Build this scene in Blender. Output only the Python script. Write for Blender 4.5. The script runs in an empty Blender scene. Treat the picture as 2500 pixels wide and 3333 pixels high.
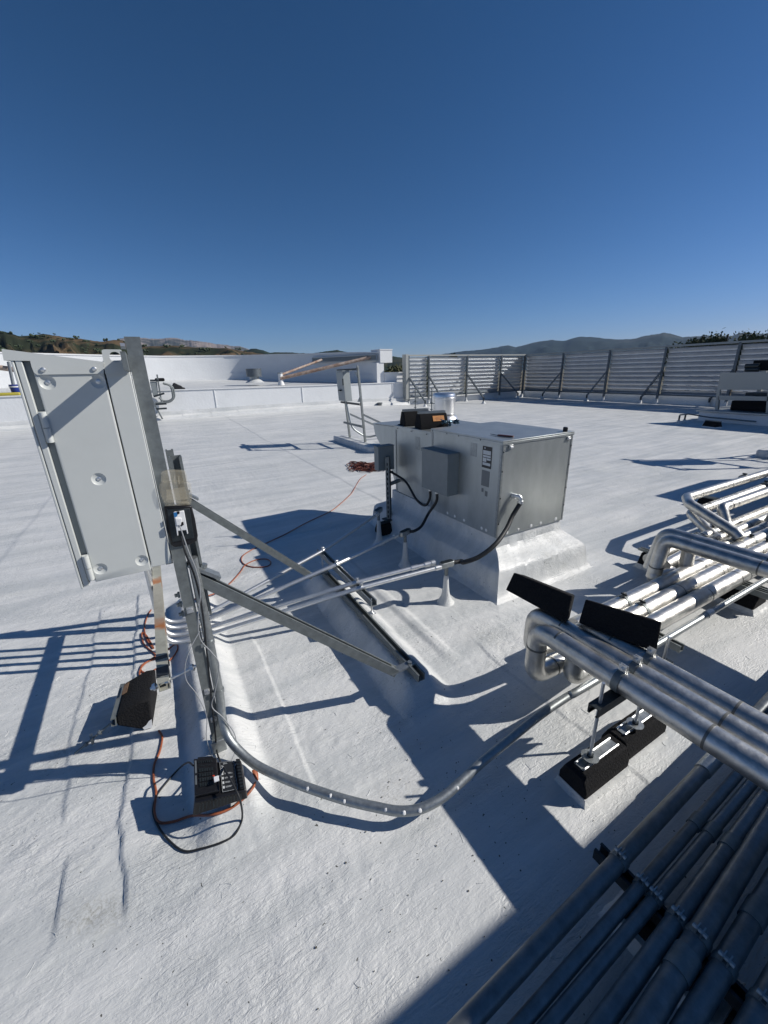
import bpy, bmesh, math, random
import numpy as np
from mathutils import Vector, Matrix
random.seed(7); rng = np.random.default_rng(7)
R = math.radians
S = bpy.context.scene
COL = S.collection

# ------------------------------------------------------------ camera, sky, sun
H = 1.6                                     # eye height above the roof
FPX, PIT, ROL, YAW = 1307.784, R(19.27396), R(-1.52256), R(28.92843)
cp, sp = math.cos(PIT), math.sin(PIT)
F0 = np.array([0, cp, -sp]); U0 = np.array([0, sp, cp]); R0 = np.array([1., 0, 0])
r0 = math.cos(ROL)*R0 + math.sin(ROL)*U0; u0 = -math.sin(ROL)*R0 + math.cos(ROL)*U0
M3 = np.array([[math.cos(YAW), math.sin(YAW), 0], [-math.sin(YAW), math.cos(YAW), 0], [0, 0, 1.]])
cr, cu, cf = M3@r0, M3@u0, M3@F0
C0 = np.array([0, 0, H])
cam = bpy.data.cameras.new("camera"); camo = bpy.data.objects.new("camera", cam); COL.objects.link(camo)
cam.sensor_fit = 'VERTICAL'; cam.sensor_height = 36; cam.lens = FPX/3333*36
cam.clip_start = 0.02; cam.clip_end = 30000
m = Matrix.Identity(4)
for i in range(3):
    m[i][0] = cr[i]; m[i][1] = cu[i]; m[i][2] = -cf[i]; m[i][3] = C0[i]
camo.matrix_world = m; S.camera = camo

SUN = Vector((1.33, -0.63, 1.0)).normalized()
elev = math.asin(SUN.z); azim = math.atan2(SUN.x, SUN.y)
w = bpy.data.worlds.new("World"); S.world = w; w.use_nodes = True
nt = w.node_tree; bg = nt.nodes['Background']
sky = nt.nodes.new('ShaderNodeTexSky'); sky.sky_type = 'NISHITA'; sky.sun_disc = False
sky.sun_elevation = elev; sky.sun_rotation = azim
sky.altitude = 1500; sky.air_density = 1.0; sky.dust_density = 0.25; sky.ozone_density = 3.5
SKY = 0.072                                  # deep dry-air blue: each channel of the clear sky on its own curve
sepc = nt.nodes.new('ShaderNodeSeparateColor'); comb = nt.nodes.new('ShaderNodeCombineColor'); nt.links.new(sky.outputs[0], sepc.inputs[0])
for i_, (k_, p_) in enumerate(((1.45, 1.60), (.96, 1.20), (1.22, 1.21))):
    a_ = nt.nodes.new('ShaderNodeMath'); a_.operation = 'POWER'; a_.inputs[1].default_value = p_; nt.links.new(sepc.outputs[i_], a_.inputs[0])
    b_ = nt.nodes.new('ShaderNodeMath'); b_.operation = 'MULTIPLY'; b_.inputs[1].default_value = k_*SKY**(p_-1); nt.links.new(a_.outputs[0], b_.inputs[0]); nt.links.new(b_.outputs[0], comb.inputs[i_])
nt.links.new(comb.outputs[0], bg.inputs[0]); bg.inputs[1].default_value = SKY
sl = bpy.data.lights.new("sun", 'SUN'); sl.energy = 5.0; sl.angle = R(0.53); sl.color = (1.0, 0.955, 0.89)
so = bpy.data.objects.new("sun", sl); COL.objects.link(so)
so.rotation_euler = (-SUN).to_track_quat('-Z', 'Y').to_euler(); so.location = (10, -6, 12)
S.view_settings.view_transform = 'Standard'; S.view_settings.look = 'None'
S.view_settings.exposure = 0.0; S.view_settings.gamma = 1.0

# ------------------------------------------------------------ surveying helpers (a sight line met with a real plane)
def ray(px, py): return cf + cr*(px-1250)/FPX - cu*(py-1666.5)/FPX
def G(px, py, z=0.): d = ray(px, py); return C0 + d*((z-H)/d[2])
def AX(px, py, X): d = ray(px, py); return C0 + d*(X/d[0])
def AY(px, py, Y): d = ray(px, py); return C0 + d*(Y/d[1])
V = lambda *a: np.array(a, float)

# ------------------------------------------------------------ noise
LAT = rng.random((256, 256))
def vnoise(x, y):
    xi = np.floor(x).astype(int); yi = np.floor(y).astype(int)
    fx = x-xi; fy = y-yi; fx = fx*fx*(3-2*fx); fy = fy*fy*(3-2*fy)
    a = LAT[xi % 256, yi % 256]; b = LAT[(xi+1) % 256, yi % 256]; c = LAT[xi % 256, (yi+1) % 256]; d = LAT[(xi+1) % 256, (yi+1) % 256]
    return (a*(1-fx)+b*fx)*(1-fy) + (c*(1-fx)+d*fx)*fy - .5
def fbm(x, y, o=4):
    s = 0; a = 1.
    for i in range(o): s = s + a*vnoise(x*2**i+17*i, y*2**i+31*i); a *= .5
    return s

# ------------------------------------------------------------ materials
MAT = {}
def mat(name, col, rough=.5, metal=0., nscale=0, namt=0., bscale=0, bstr=0., bdist=.002, rvar=0., stretch=None, spec=None, alpha=None, col2=None, n2=None, coat=0):
    m = bpy.data.materials.new(name); m.use_nodes = True; t = m.node_tree; b = t.nodes['Principled BSDF']
    b.inputs['Base Color'].default_value = (*col, 1); b.inputs['Roughness'].default_value = rough; b.inputs['Metallic'].default_value = metal
    if spec is not None: b.inputs['Specular IOR Level'].default_value = spec
    if coat: b.inputs['Coat Weight'].default_value = coat
    tc = t.nodes.new('ShaderNodeTexCoord'); src = tc.outputs['Object']
    if stretch:
        mp = t.nodes.new('ShaderNodeMapping'); mp.inputs['Scale'].default_value = stretch; t.links.new(src, mp.inputs[0]); src = mp.outputs[0]
    if nscale:
        n = t.nodes.new('ShaderNodeTexNoise'); n.inputs['Scale'].default_value = nscale; n.inputs['Detail'].default_value = 6; n.inputs['Roughness'].default_value = .65
        t.links.new(src, n.inputs['Vector'])
        rp = t.nodes.new('ShaderNodeValToRGB'); c2 = col2 or tuple(c*(1-namt) for c in col)
        rp.color_ramp.elements[0].position = .32; rp.color_ramp.elements[0].color = (*c2, 1)
        rp.color_ramp.elements[1].position = .68; rp.color_ramp.elements[1].color = (*[min(1, c*(1+namt*.4)) for c in col], 1)
        t.links.new(n.outputs['Fac'], rp.inputs[0]); t.links.new(rp.outputs[0], b.inputs['Base Color'])
        if rvar:
            mr = t.nodes.new('ShaderNodeMapRange'); mr.inputs[3].default_value = rough-rvar; mr.inputs[4].default_value = rough+rvar
            t.links.new(n.outputs['Fac'], mr.inputs[0]); t.links.new(mr.outputs[0], b.inputs['Roughness'])
    if bscale:
        n = t.nodes.new('ShaderNodeTexNoise'); n.inputs['Scale'].default_value = bscale; n.inputs['Detail'].default_value = 4
        t.links.new(src, n.inputs['Vector'])
        bp = t.nodes.new('ShaderNodeBump'); bp.inputs['Strength'].default_value = bstr; bp.inputs['Distance'].default_value = bdist
        t.links.new(n.outputs['Fac'], bp.inputs['Height']); t.links.new(bp.outputs[0], b.inputs['Normal'])
    MAT[name] = m; return m

mat('galvanised', (.36,.385,.39), .45, .8, 60, .22, 90, .25, .001, .1)
mat('galvanised_sheet', (.45,.48,.48), .44, .80, 7, .15, 4, .30, .005, .07, stretch=(1,1,.35))
mat('galvanised_dull', (.21,.23,.23), .55, .55, 30, .25, 120, .3, .001, .08)
mat('zinc_bright', (.74,.75,.75), .40, .9, 40, .10, 0, 0, 0, .06)
mat('aluminium_jacket', (.58,.575,.55), .40, .95, 18, .26, 26, .55, .004, .10)
mat('spun_aluminium', (.80,.80,.79), .33, .95, 3, .06, 0, 0, 0, .04, stretch=(1, 1, 6))
mat('louvre_metal', (.62,.64,.66), .42, .7, 3, .10, 0, 0, 0, .05)
mat('frame_steel', (.13,.15,.165), .5, .5, 12, .2)
mat('dark_steel', (.045,.055,.06), .45, .6, 40, .3, 80, .3, .001)
mat('cabinet_grey', (.555,.575,.555), .42, 0., 5, .05, 350, .12, .0006)
mat('switch_grey', (.30,.33,.33), .45, 0., 5, .05)
mat('box_grey', (.21,.235,.24), .5, 0., 14, .08, 300, .1, .0006)
mat('beige_paint', (.35,.36,.34), .5, 0., 3, .05)
mat('rubber', (.008,.008,.009), .95, 0., 110, .4, 130, 1.0, .005, spec=.2, col2=(.017,.017,.018))
mat('rubber_flex', (.018,.02,.023), .55, 0., 60, .3, spec=.4)
mat('black_plastic', (.012,.012,.014), .38, 0., 120, .3, spec=.45)
mat('orange_cord', (.33,.095,.04), .5, 0., 30, .3)
mat('red_cord', (.12,.03,.017), .6, 0., 30, .3)
mat('white_plastic', (.72,.73,.74), .35)
mat('white_cord', (.30,.31,.32), .5)
mat('blue_plastic', (.02,.16,.4), .4)
mat('bucket_blue', (.01,.03,.22), .4)
mat('orange_label', (.62,.26,.07), .6, 0., 90, .3)
mat('red_label', (.5,.05,.02), .5)
mat('label_black', (.02,.022,.025), .4)
mat('label_white', (.6,.62,.62), .5)
mat('label_grey', (.17,.185,.195), .45, .3)
mat('ink', (.008,.008,.01), .7, spec=.1)
mat('rust', (.26,.075,.02), .85, .1, 14, .5, 60, .5, .002, col2=(.10,.035,.015))
mat('rusty_pipe', (.46,.39,.33), .8, .1, 5, .3, 40, .4, .002, col2=(.19,.095,.06))
mat('paint_white', (.74,.745,.74), .5, 0., 9, .06, 60, .4, .002)
mat('coated_wall', (.70,.715,.72), .55, 0., 1.5, .05, 14, .5, .01)
mat('wood_red', (.09,.018,.012), .35, 0., 30, .4)
mat('bark', (.06,.045,.03), .9, 0., 6, .3)
mat('leaf', (.045,.065,.025), .8, 0., 1.2, .4, col2=(.02,.035,.014))
mat('leaf_olive', (.085,.085,.035), .8, 0., .6, .4, col2=(.035,.045,.018))
mat('bag_black', (.01,.01,.012), .6, 0., 30, .3, 30, .6, .01)
mat('tan_ground', (.20,.15,.09), .95, 0., .05, .4)

def roof_mat():
    m = bpy.data.materials.new('roof_coating'); m.use_nodes = True; t = m.node_tree; b = t.nodes['Principled BSDF']; N = t.nodes.new; L = t.links.new
    tc = N('ShaderNodeTexCoord'); o = tc.outputs['Object']
    def noise(scale, det=5, ro=.6, vec=None, dist=0):
        n = N('ShaderNodeTexNoise'); n.inputs['Scale'].default_value = scale; n.inputs['Detail'].default_value = det; n.inputs['Roughness'].default_value = ro; n.inputs['Distortion'].default_value = dist
        L(vec or o, n.inputs['Vector']); return n.outputs['Fac']
    def ramp(f, p0, c0, p1, c1):
        r = N('ShaderNodeValToRGB'); e = r.color_ramp.elements; e[0].position = p0; e[0].color = (*c0, 1); e[1].position = p1; e[1].color = (*c1, 1); L(f, r.inputs[0]); return r.outputs[0]
    def mix(f, a, c, mode='MIX'):
        x = N('ShaderNodeMix'); x.data_type = 'RGBA'; x.blend_type = mode
        if isinstance(f, float): x.inputs[0].default_value = f
        else: L(f, x.inputs[0])
        for s, v in ((6, a), (7, c)):
            if isinstance(v, tuple): x.inputs[s].default_value = (*v, 1)
            else: L(v, x.inputs[s])
        return x.outputs[2]
    base = ramp(noise(1.1, 6, .6), .3, (.61,.62,.615), .7, (.71,.71,.695))
    big = ramp(noise(.35, 3), .42, (0,0,0), .62, (1,1,1))
    fine = noise(9, 7, .7)
    stain = ramp(fine, .50, (0,0,0), .72, (1,1,1))
    sm = mix(1.0, big, stain, 'MULTIPLY'); 
    s2 = N('ShaderNodeMath'); s2.operation = 'MULTIPLY'; L(sm, s2.inputs[0]); s2.inputs[1].default_value = .32
    base = mix(s2.outputs[0], base, (.44,.44,.39))
    # small dark scuffs and specks
    mp = N('ShaderNodeMapping'); mp.inputs['Scale'].default_value = (1, 1, 1); L(o, mp.inputs[0])
    warp = N('ShaderNodeTexNoise'); warp.inputs['Scale'].default_value = 30; L(o, warp.inputs['Vector'])
    va = N('ShaderNodeVectorMath'); va.operation = 'MULTIPLY_ADD'; L(warp.outputs['Color'], va.inputs[0]); va.inputs[1].default_value = (.05, .05, .05); L(o, va.inputs[2])
    for sc, th, cc in ((34, .10, (.10,.10,.09)), (13, .055, (.07,.07,.06)), (60, .08, (.25,.25,.23))):
        vo = N('ShaderNodeTexVoronoi'); vo.inputs['Scale'].default_value = sc; L(va.outputs[0], vo.inputs['Vector'])
        r = ramp(vo.outputs['Distance'], th*.7, (1,1,1), th, (0,0,0))
        # only some cells
        sep = N('ShaderNodeSeparateColor'); L(vo.outputs['Color'], sep.inputs[0])
        g = N('ShaderNodeMath'); g.operation = 'GREATER_THAN'; L(sep.outputs[0], g.inputs[0]); g.inputs[1].default_value = .60
        mu = N('ShaderNodeMath'); mu.operation = 'MULTIPLY'; L(r, mu.inputs[0]); L(g.outputs[0], mu.inputs[1])
        base = mix(mu.outputs[0], base, cc)
    # faint long streaks along the rolls, grey-green puddle stains, scuffed patches
    ms = N('ShaderNodeMapping'); ms.inputs['Scale'].default_value = (.22, 2.2, 1); L(o, ms.inputs[0])
    st = ramp(noise(2.2, 6, .7, ms.outputs[0], .6), .38, (.78,.80,.81), .62, (1,1,1)); base = mix(1.0, base, st, 'MULTIPLY')
    pd = ramp(noise(1.9, 8, .72, None, 1.5), .60, (0,0,0), .70, (1,1,1)); p2 = N('ShaderNodeMath'); p2.operation = 'MULTIPLY'; L(pd, p2.inputs[0]); p2.inputs[1].default_value = .30
    base = mix(p2.outputs[0], base, (.40,.42,.38))
    gp = noise(70, 6, .8); gr_ = ramp(gp, .62, (0,0,0), .74, (1,1,1)); g2 = N('ShaderNodeMath'); g2.operation = 'MULTIPLY'; L(gr_, g2.inputs[0]); L(pd, g2.inputs[1]); g3 = N('ShaderNodeMath'); g3.operation = 'MULTIPLY'; L(g2.outputs[0], g3.inputs[0]); g3.inputs[1].default_value = .6
    base = mix(g3.outputs[0], base, (.16,.15,.12))
    for (cx, cy, sx, sy, k_) in ((-.42, 1.17, .16, .07, .55), (-.62, 1.95, .10, .13, .5), (.62, 1.0, .22, .20, .30), (1.6, 1.6, .25, .18, .28)):
        mp_ = N('ShaderNodeMapping'); mp_.vector_type = 'TEXTURE'; mp_.inputs['Location'].default_value = (cx, cy, 0); mp_.inputs['Rotation'].default_value = (0, 0, R(-25)); mp_.inputs['Scale'].default_value = (sx, sy, 1); L(va.outputs[0], mp_.inputs[0])
        gr2 = N('ShaderNodeTexGradient'); gr2.gradient_type = 'SPHERICAL'; L(mp_.outputs[0], gr2.inputs[0])
        sc_ = ramp(noise(38, 8, .85, None, 2.0), .46, (0,0,0), .66, (1,1,1)); mm = N('ShaderNodeMath'); mm.operation = 'MULTIPLY'; L(gr2.outputs[1], mm.inputs[0]); L(sc_, mm.inputs[1]); m3 = N('ShaderNodeMath'); m3.operation = 'MULTIPLY'; L(mm.outputs[0], m3.inputs[0]); m3.inputs[1].default_value = k_*2; m3.use_clamp = True
        base = mix(m3.outputs[0], base, (.20,.19,.15))
    L(base, b.inputs['Base Color'])
    rr = ramp(noise(2.3, 5), .3, (.38,.38,.38), .7, (.60,.60,.60)); L(rr, b.inputs['Roughness'])
    b.inputs['Specular IOR Level'].default_value = .55
    # brushed coating texture: strokes + grain
    m2 = N('ShaderNodeMapping'); m2.inputs['Rotation'].default_value = (0, 0, R(35)); m2.inputs['Scale'].default_value = (1, 3.2, 1); L(o, m2.inputs[0])
    h1 = noise(22, 4, .6, m2.outputs[0], 1.2); h2 = noise(120, 3, .6); h3 = noise(5, 3, .5)
    a = N('ShaderNodeMath'); a.operation = 'MULTIPLY_ADD'; L(h2, a.inputs[0]); a.inputs[1].default_value = .28; L(h1, a.inputs[2])
    a2 = N('ShaderNodeMath'); a2.operation = 'MULTIPLY_ADD'; L(h3, a2.inputs[0]); a2.inputs[1].default_value = 1.2; L(a.outputs[0], a2.inputs[2])
    bp = N('ShaderNodeBump'); bp.inputs['Strength'].default_value = .8; bp.inputs['Distance'].default_value = .0085
    L(a2.outputs[0], bp.inputs['Height']); L(bp.outputs[0], b.inputs['Normal'])
    MAT['roof_coating'] = m
    # coating laid thick in places, thin and smooth in others
    vm = N('ShaderNodeMapRange'); L(noise(1.7, 4, .6, None, .8), vm.inputs[0]); vm.inputs[1].default_value = .35; vm.inputs[2].default_value = .68; vm.inputs[3].default_value = .25; vm.inputs[4].default_value = 1.0; L(vm.outputs[0], bp.inputs['Strength'])
roof_mat()

def rust_strut():
    m = mat('rust_streaked', (.42,.42,.36), .6, .35, 20, .2); t = m.node_tree; b = t.nodes['Principled BSDF']
    tc = t.nodes.new('ShaderNodeTexCoord'); sx = t.nodes.new('ShaderNodeSeparateXYZ'); t.links.new(tc.outputs['Object'], sx.inputs[0])
    n = t.nodes.new('ShaderNodeTexNoise'); n.inputs['Scale'].default_value = 18; t.links.new(tc.outputs['Object'], n.inputs['Vector'])
    ma = t.nodes.new('ShaderNodeMath'); ma.operation = 'MULTIPLY_ADD'; t.links.new(n.outputs['Fac'], ma.inputs[0]); ma.inputs[1].default_value = .08; t.links.new(sx.outputs['Y'], ma.inputs[2])
    rp = t.nodes.new('ShaderNodeValToRGB'); rp.color_ramp.interpolation = 'EASE'
    base = b.inputs['Base Color'].links[0].from_socket
    e = rp.color_ramp.elements; e[0].position = 0; e[0].color = (0,0,0,1); e[1].position = 1; e[1].color = (0,0,0,1)
    mr = t.nodes.new('ShaderNodeMapRange'); mr.inputs[1].default_value = 0; mr.inputs[2].default_value = 1.0; t.links.new(ma.outputs[0], mr.inputs[0]); t.links.new(mr.outputs[0], rp.inputs[0])
    for p, v in ((.40, 0), (.45, .9), (.50, .45), (.56, 0.08), (.88, .05), (.92, .85), (.97, .5)):
        x = e.new(p); x.color = (v, v, v, 1)
    mx = t.nodes.new('ShaderNodeMix'); mx.data_type = 'RGBA'; t.links.new(rp.outputs[0], mx.inputs[0]); t.links.new(base, mx.inputs[6]); mx.inputs[7].default_value = (.42,.14,.03,1)
    t.links.new(mx.outputs[2], b.inputs['Base Color'])
rust_strut()

def clear_mat():
    m = bpy.data.materials.new('smoky_clear'); m.use_nodes = True; b = m.node_tree.nodes['Principled BSDF']
    b.inputs['Base Color'].default_value = (.62,.56,.42,1); b.inputs['Roughness'].default_value = .10; b.inputs['Alpha'].default_value = .19; b.inputs['Coat Weight'].default_value = .5
    MAT['smoky_clear'] = m
clear_mat()

# ------------------------------------------------------------ mesh builder
def norm(a): a = np.array(a, float); return a/np.linalg.norm(a)
class MB:
    def __init__(s): s.v = []; s.f = []; s.cuts = []
    def cut(s): s.cuts.append((len(s.v), len(s.f))); return s
    def add(s, vs, fs):
        n = len(s.v); s.v += [tuple(map(float, q)) for q in vs]; s.f += [tuple(i+n for i in f) for f in fs]; return s
    def hexa(s, p):            # p: bottom 4 ccw, top 4 ccw
        return s.add(p, [(3,2,1,0), (4,5,6,7), (0,1,5,4), (1,2,6,5), (2,3,7,6), (3,0,4,7)])
    def box(s, a, b):
        x0, y0, z0 = [min(a[i], b[i]) for i in range(3)]; x1, y1, z1 = [max(a[i], b[i]) for i in range(3)]
        return s.hexa([(x0,y0,z0), (x1,y0,z0), (x1,y1,z0), (x0,y1,z0), (x0,y0,z1), (x1,y0,z1), (x1,y1,z1), (x0,y1,z1)])
    def obox(s, c, ex, ey, ez):   # centre and three half-vectors
        c = V(*c); ex, ey, ez = V(*ex), V(*ey), V(*ez)
        return s.hexa([c-ex-ey-ez, c+ex-ey-ez, c+ex+ey-ez, c-ex+ey-ez, c-ex-ey+ez, c+ex-ey+ez, c+ex+ey+ez, c-ex+ey+ez])
    def bar(s, a, b, w, h, up=(0,0,1)):
        a, b = V(*a), V(*b); d = norm(b-a); sd = np.cross(d, V(*up))
        if np.linalg.norm(sd) < 1e-4: sd = np.cross(d, V(1, 0, 0))
        sd = norm(sd); u = np.cross(sd, d)
        return s.obox((a+b)/2, (b-a)/2, sd*w/2, u*h/2)
    def ext(s, poly, d):      # polygon (3D, planar) extruded by vector d
        p = [V(*q) for q in poly]; n = len(p); d = V(*d)
        return s.add(p+[q+d for q in p], [tuple(range(n-1, -1, -1)), tuple(range(n, 2*n))]+[(i, (i+1) % n, n+(i+1) % n, n+i) for i in range(n)])
    def chan(s, a, b, up, w=.041, h=.041, t=.004, lip=.009):   # lipped C channel, open towards up
        a, b = V(*a), V(*b); d = norm(b-a); u = V(*up); u = norm(u-d*(u@d)); sd = np.cross(d, u)
        pr = [(-w/2, h/2), (-w/2, -h/2), (w/2, -h/2), (w/2, h/2), (w/2-lip, h/2), (w/2-lip, h/2-t), (w/2-t, h/2-t), (w/2-t, -h/2+t), (-w/2+t, -h/2+t), (-w/2+t, h/2-t), (-w/2+lip, h/2-t), (-w/2+lip, h/2)]
        q = [a+sd*x+u*y for x, y in pr]; n = len(q)
        q2 = [p+(b-a) for p in q]
        fs = [(i, (i+1) % n, n+(i+1) % n, n+i) for i in range(n)]
        caps = [(0,1,8,9), (1,2,7,8), (2,3,6,7), (3,4,5,6), (0,9,10,11)]
        fs += [c for c in caps] + [tuple(n+i for i in reversed(c)) for c in caps]
        return s.add(q+q2, fs)
    def tube(s, path, r, n=14, caps=True, wob=0):
        P = [V(*p) for p in path]; k = len(P)
        T = [norm(P[min(i+1, k-1)]-P[max(i-1, 0)]) for i in range(k)]
        a = V(0, 0, 1) if abs(T[0][2]) < .9 else V(1, 0, 0)
        u = norm(np.cross(T[0], a)); vs = []; fs = []
        for i in range(k):
            u = u-T[i]*(u@T[i]); u = norm(u); v = np.cross(T[i], u); rr = r[i] if hasattr(r, '__len__') else r
            for j in range(n):
                an = 2*math.pi*j/n; q = rr*(1+wob*(LAT[(i*7) % 256, (j*13) % 256]-.5))
                vs.append(P[i]+q*(math.cos(an)*u+math.sin(an)*v))
        for i in range(k-1):
            for j in range(n): fs.append((i*n+j, i*n+(j+1) % n, (i+1)*n+(j+1) % n, (i+1)*n+j))
        if caps: fs += [tuple(range(n-1, -1, -1)), tuple(range((k-1)*n, k*n))]
        return s.add(vs, fs)
    def cyl(s, a, b, r, n=16): return s.tube([a, b], r, n)
    def lathe(s, c, prof, axis=(0,0,1), n=32):  # prof: list (r, h)
        ax = norm(axis); a = V(0,0,1) if abs(ax[2]) < .9 else V(1,0,0); u = norm(np.cross(ax, a)); v = np.cross(ax, u); c = V(*c); vs = []; fs = []
        for r_, h_ in prof:
            for j in range(n):
                an = 2*math.pi*j/n; vs.append(c+ax*h_+r_*(math.cos(an)*u+math.sin(an)*v))
        for i in range(len(prof)-1):
            for j in range(n): fs.append((i*n+j, i*n+(j+1) % n, (i+1)*n+(j+1) % n, (i+1)*n+j))
        fs += [tuple(range(n-1, -1, -1)), tuple(range((len(prof)-1)*n, len(prof)*n))]
        return s.add(vs, fs)
    def build(s, name, m, parent=None, bevel=0, smooth=True, org=None, seg=2, **tags):
        if s.cuts:                      # several loose pieces: one object each
            cs_ = [(0, 0)]+[c for c in s.cuts if c != (0, 0) and c[0] < len(s.v)]+[(len(s.v), len(s.f))]; first = None
            for (v0, f0), (v1, f1) in zip(cs_[:-1], cs_[1:]):
                if v1 == v0: continue
                p = MB(); p.v = s.v[v0:v1]; p.f = [tuple(i-v0 for i in f) for f in s.f[f0:f1]]
                o = p.build(name, m, parent, bevel, smooth, org, seg, **tags); first = first or o
            return first
        if parent is not None: o3 = V(*parent['_o'])
        elif org is not None: o3 = V(*org)
        else:
            A = np.array(s.v); o3 = V(*(A.min(0)+A.max(0))/2); o3[2] = A[:, 2].min()
        me = bpy.data.meshes.new(name); me.from_pydata([tuple(V(*q)-o3) for q in s.v], [], s.f); me.validate()
        bm = bmesh.new(); bm.from_mesh(me); bmesh.ops.recalc_face_normals(bm, faces=bm.faces); bm.to_mesh(me); bm.free()
        if smooth:
            me.polygons.foreach_set('use_smooth', [True]*len(me.polygons)); me.set_sharp_from_angle(angle=R(35))
        me.materials.append(MAT[m]); o = bpy.data.objects.new(name, me); COL.objects.link(o)
        if parent is not None: o.parent = parent; 
        else: o.location = o3
        o['_o'] = list(map(float, o3))
        if parent is not None and parent.type == 'MESH': pass
        if bevel:
            bv = o.modifiers.new('bevel', 'BEVEL'); bv.width = bevel; bv.segments = seg; bv.limit_method = 'ANGLE'; bv.angle_limit = R(40)
        for k_, v_ in tags.items(): o[k_] = v_
        return o
def thing(name, loc, label, cat, group=None):
    o = bpy.data.objects.new(name, None); COL.objects.link(o); o.location = tuple(map(float, loc)); o.empty_display_size = .1
    o['_o'] = list(map(float, loc)); o['label'] = label; o['category'] = cat
    if group: o['group'] = group
    return o
def tg(o, label, cat, group=None):
    o['label'] = label; o['category'] = cat
    if group: o['group'] = group
    return o
def copy_tree(o, dloc, label=None, parent=None):
    c = o.copy(); COL.objects.link(c)
    if parent is not None: c.parent = parent
    else:
        c.location = Vector(o.location)+Vector(dloc)
        if label: c['label'] = label
    for ch in [q for q in o.children]: copy_tree(ch, (0,0,0), None, c)
    return c
def fillet(pts, rads, seg=8):
    P = [V(*p) for p in pts]; out = [P[0]]
    for i in range(1, len(P)-1):
        r = rads if not hasattr(rads, '__len__') else rads[i-1]
        a, b, c = P[i-1], P[i], P[i+1]; d1 = norm(a-b); d2 = norm(c-b); cs = max(-1, min(1, d1@d2)); th = math.acos(cs)
        t = min(r/math.tan(th/2), .49*np.linalg.norm(a-b), .49*np.linalg.norm(c-b)) if th > .01 and th < 3.13 else 0
        if t <= 1e-5: out.append(b); continue
        for j in range(seg+1):
            k = j/seg; out.append((1-k)**2*(b+d1*t)+2*k*(1-k)*b+k*k*(b+d2*t))
    out.append(P[-1]); return out
def spline(pts, n=8):
    P = [V(*p) for p in pts]; P = [2*P[0]-P[1]]+P+[2*P[-1]-P[-2]]; out = []
    for i in range(1, len(P)-2):
        for j in range(n):
            t = j/n; a, b, c, d = P[i-1:i+3]
            out.append(.5*((2*b)+(c-a)*t+(2*a-5*b+4*c-d)*t*t+(3*b-a-3*c+d)*t**3))
    out.append(P[-2]); return out
def textmesh(name, txt, m, parent, o, ex, ey, size):
    """flat lettering lying on a surface: o = lower left, ex, ey = unit axes"""
    cu_ = bpy.data.curves.new(name, 'FONT'); cu_.body = txt; cu_.size = size; cu_.extrude = 0
    to = bpy.data.objects.new(name, cu_); COL.objects.link(to); dg = bpy.context.evaluated_depsgraph_get()
    me = bpy.data.meshes.new_from_object(to.evaluated_get(dg)); COL.objects.unlink(to); bpy.data.objects.remove(to)
    off = V(*parent['_o']); ex = V(*ex); ey = V(*ey); o = V(*o)
    for v in me.vertices: v.co = Vector(o+ex*v.co[0]+ey*v.co[1]-off)
    me.materials.clear(); me.materials.append(MAT[m]); ob = bpy.data.objects.new(name, me); COL.objects.link(ob); ob.parent = parent; ob['_o'] = parent['_o']
    return ob

exec_parts = []

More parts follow.
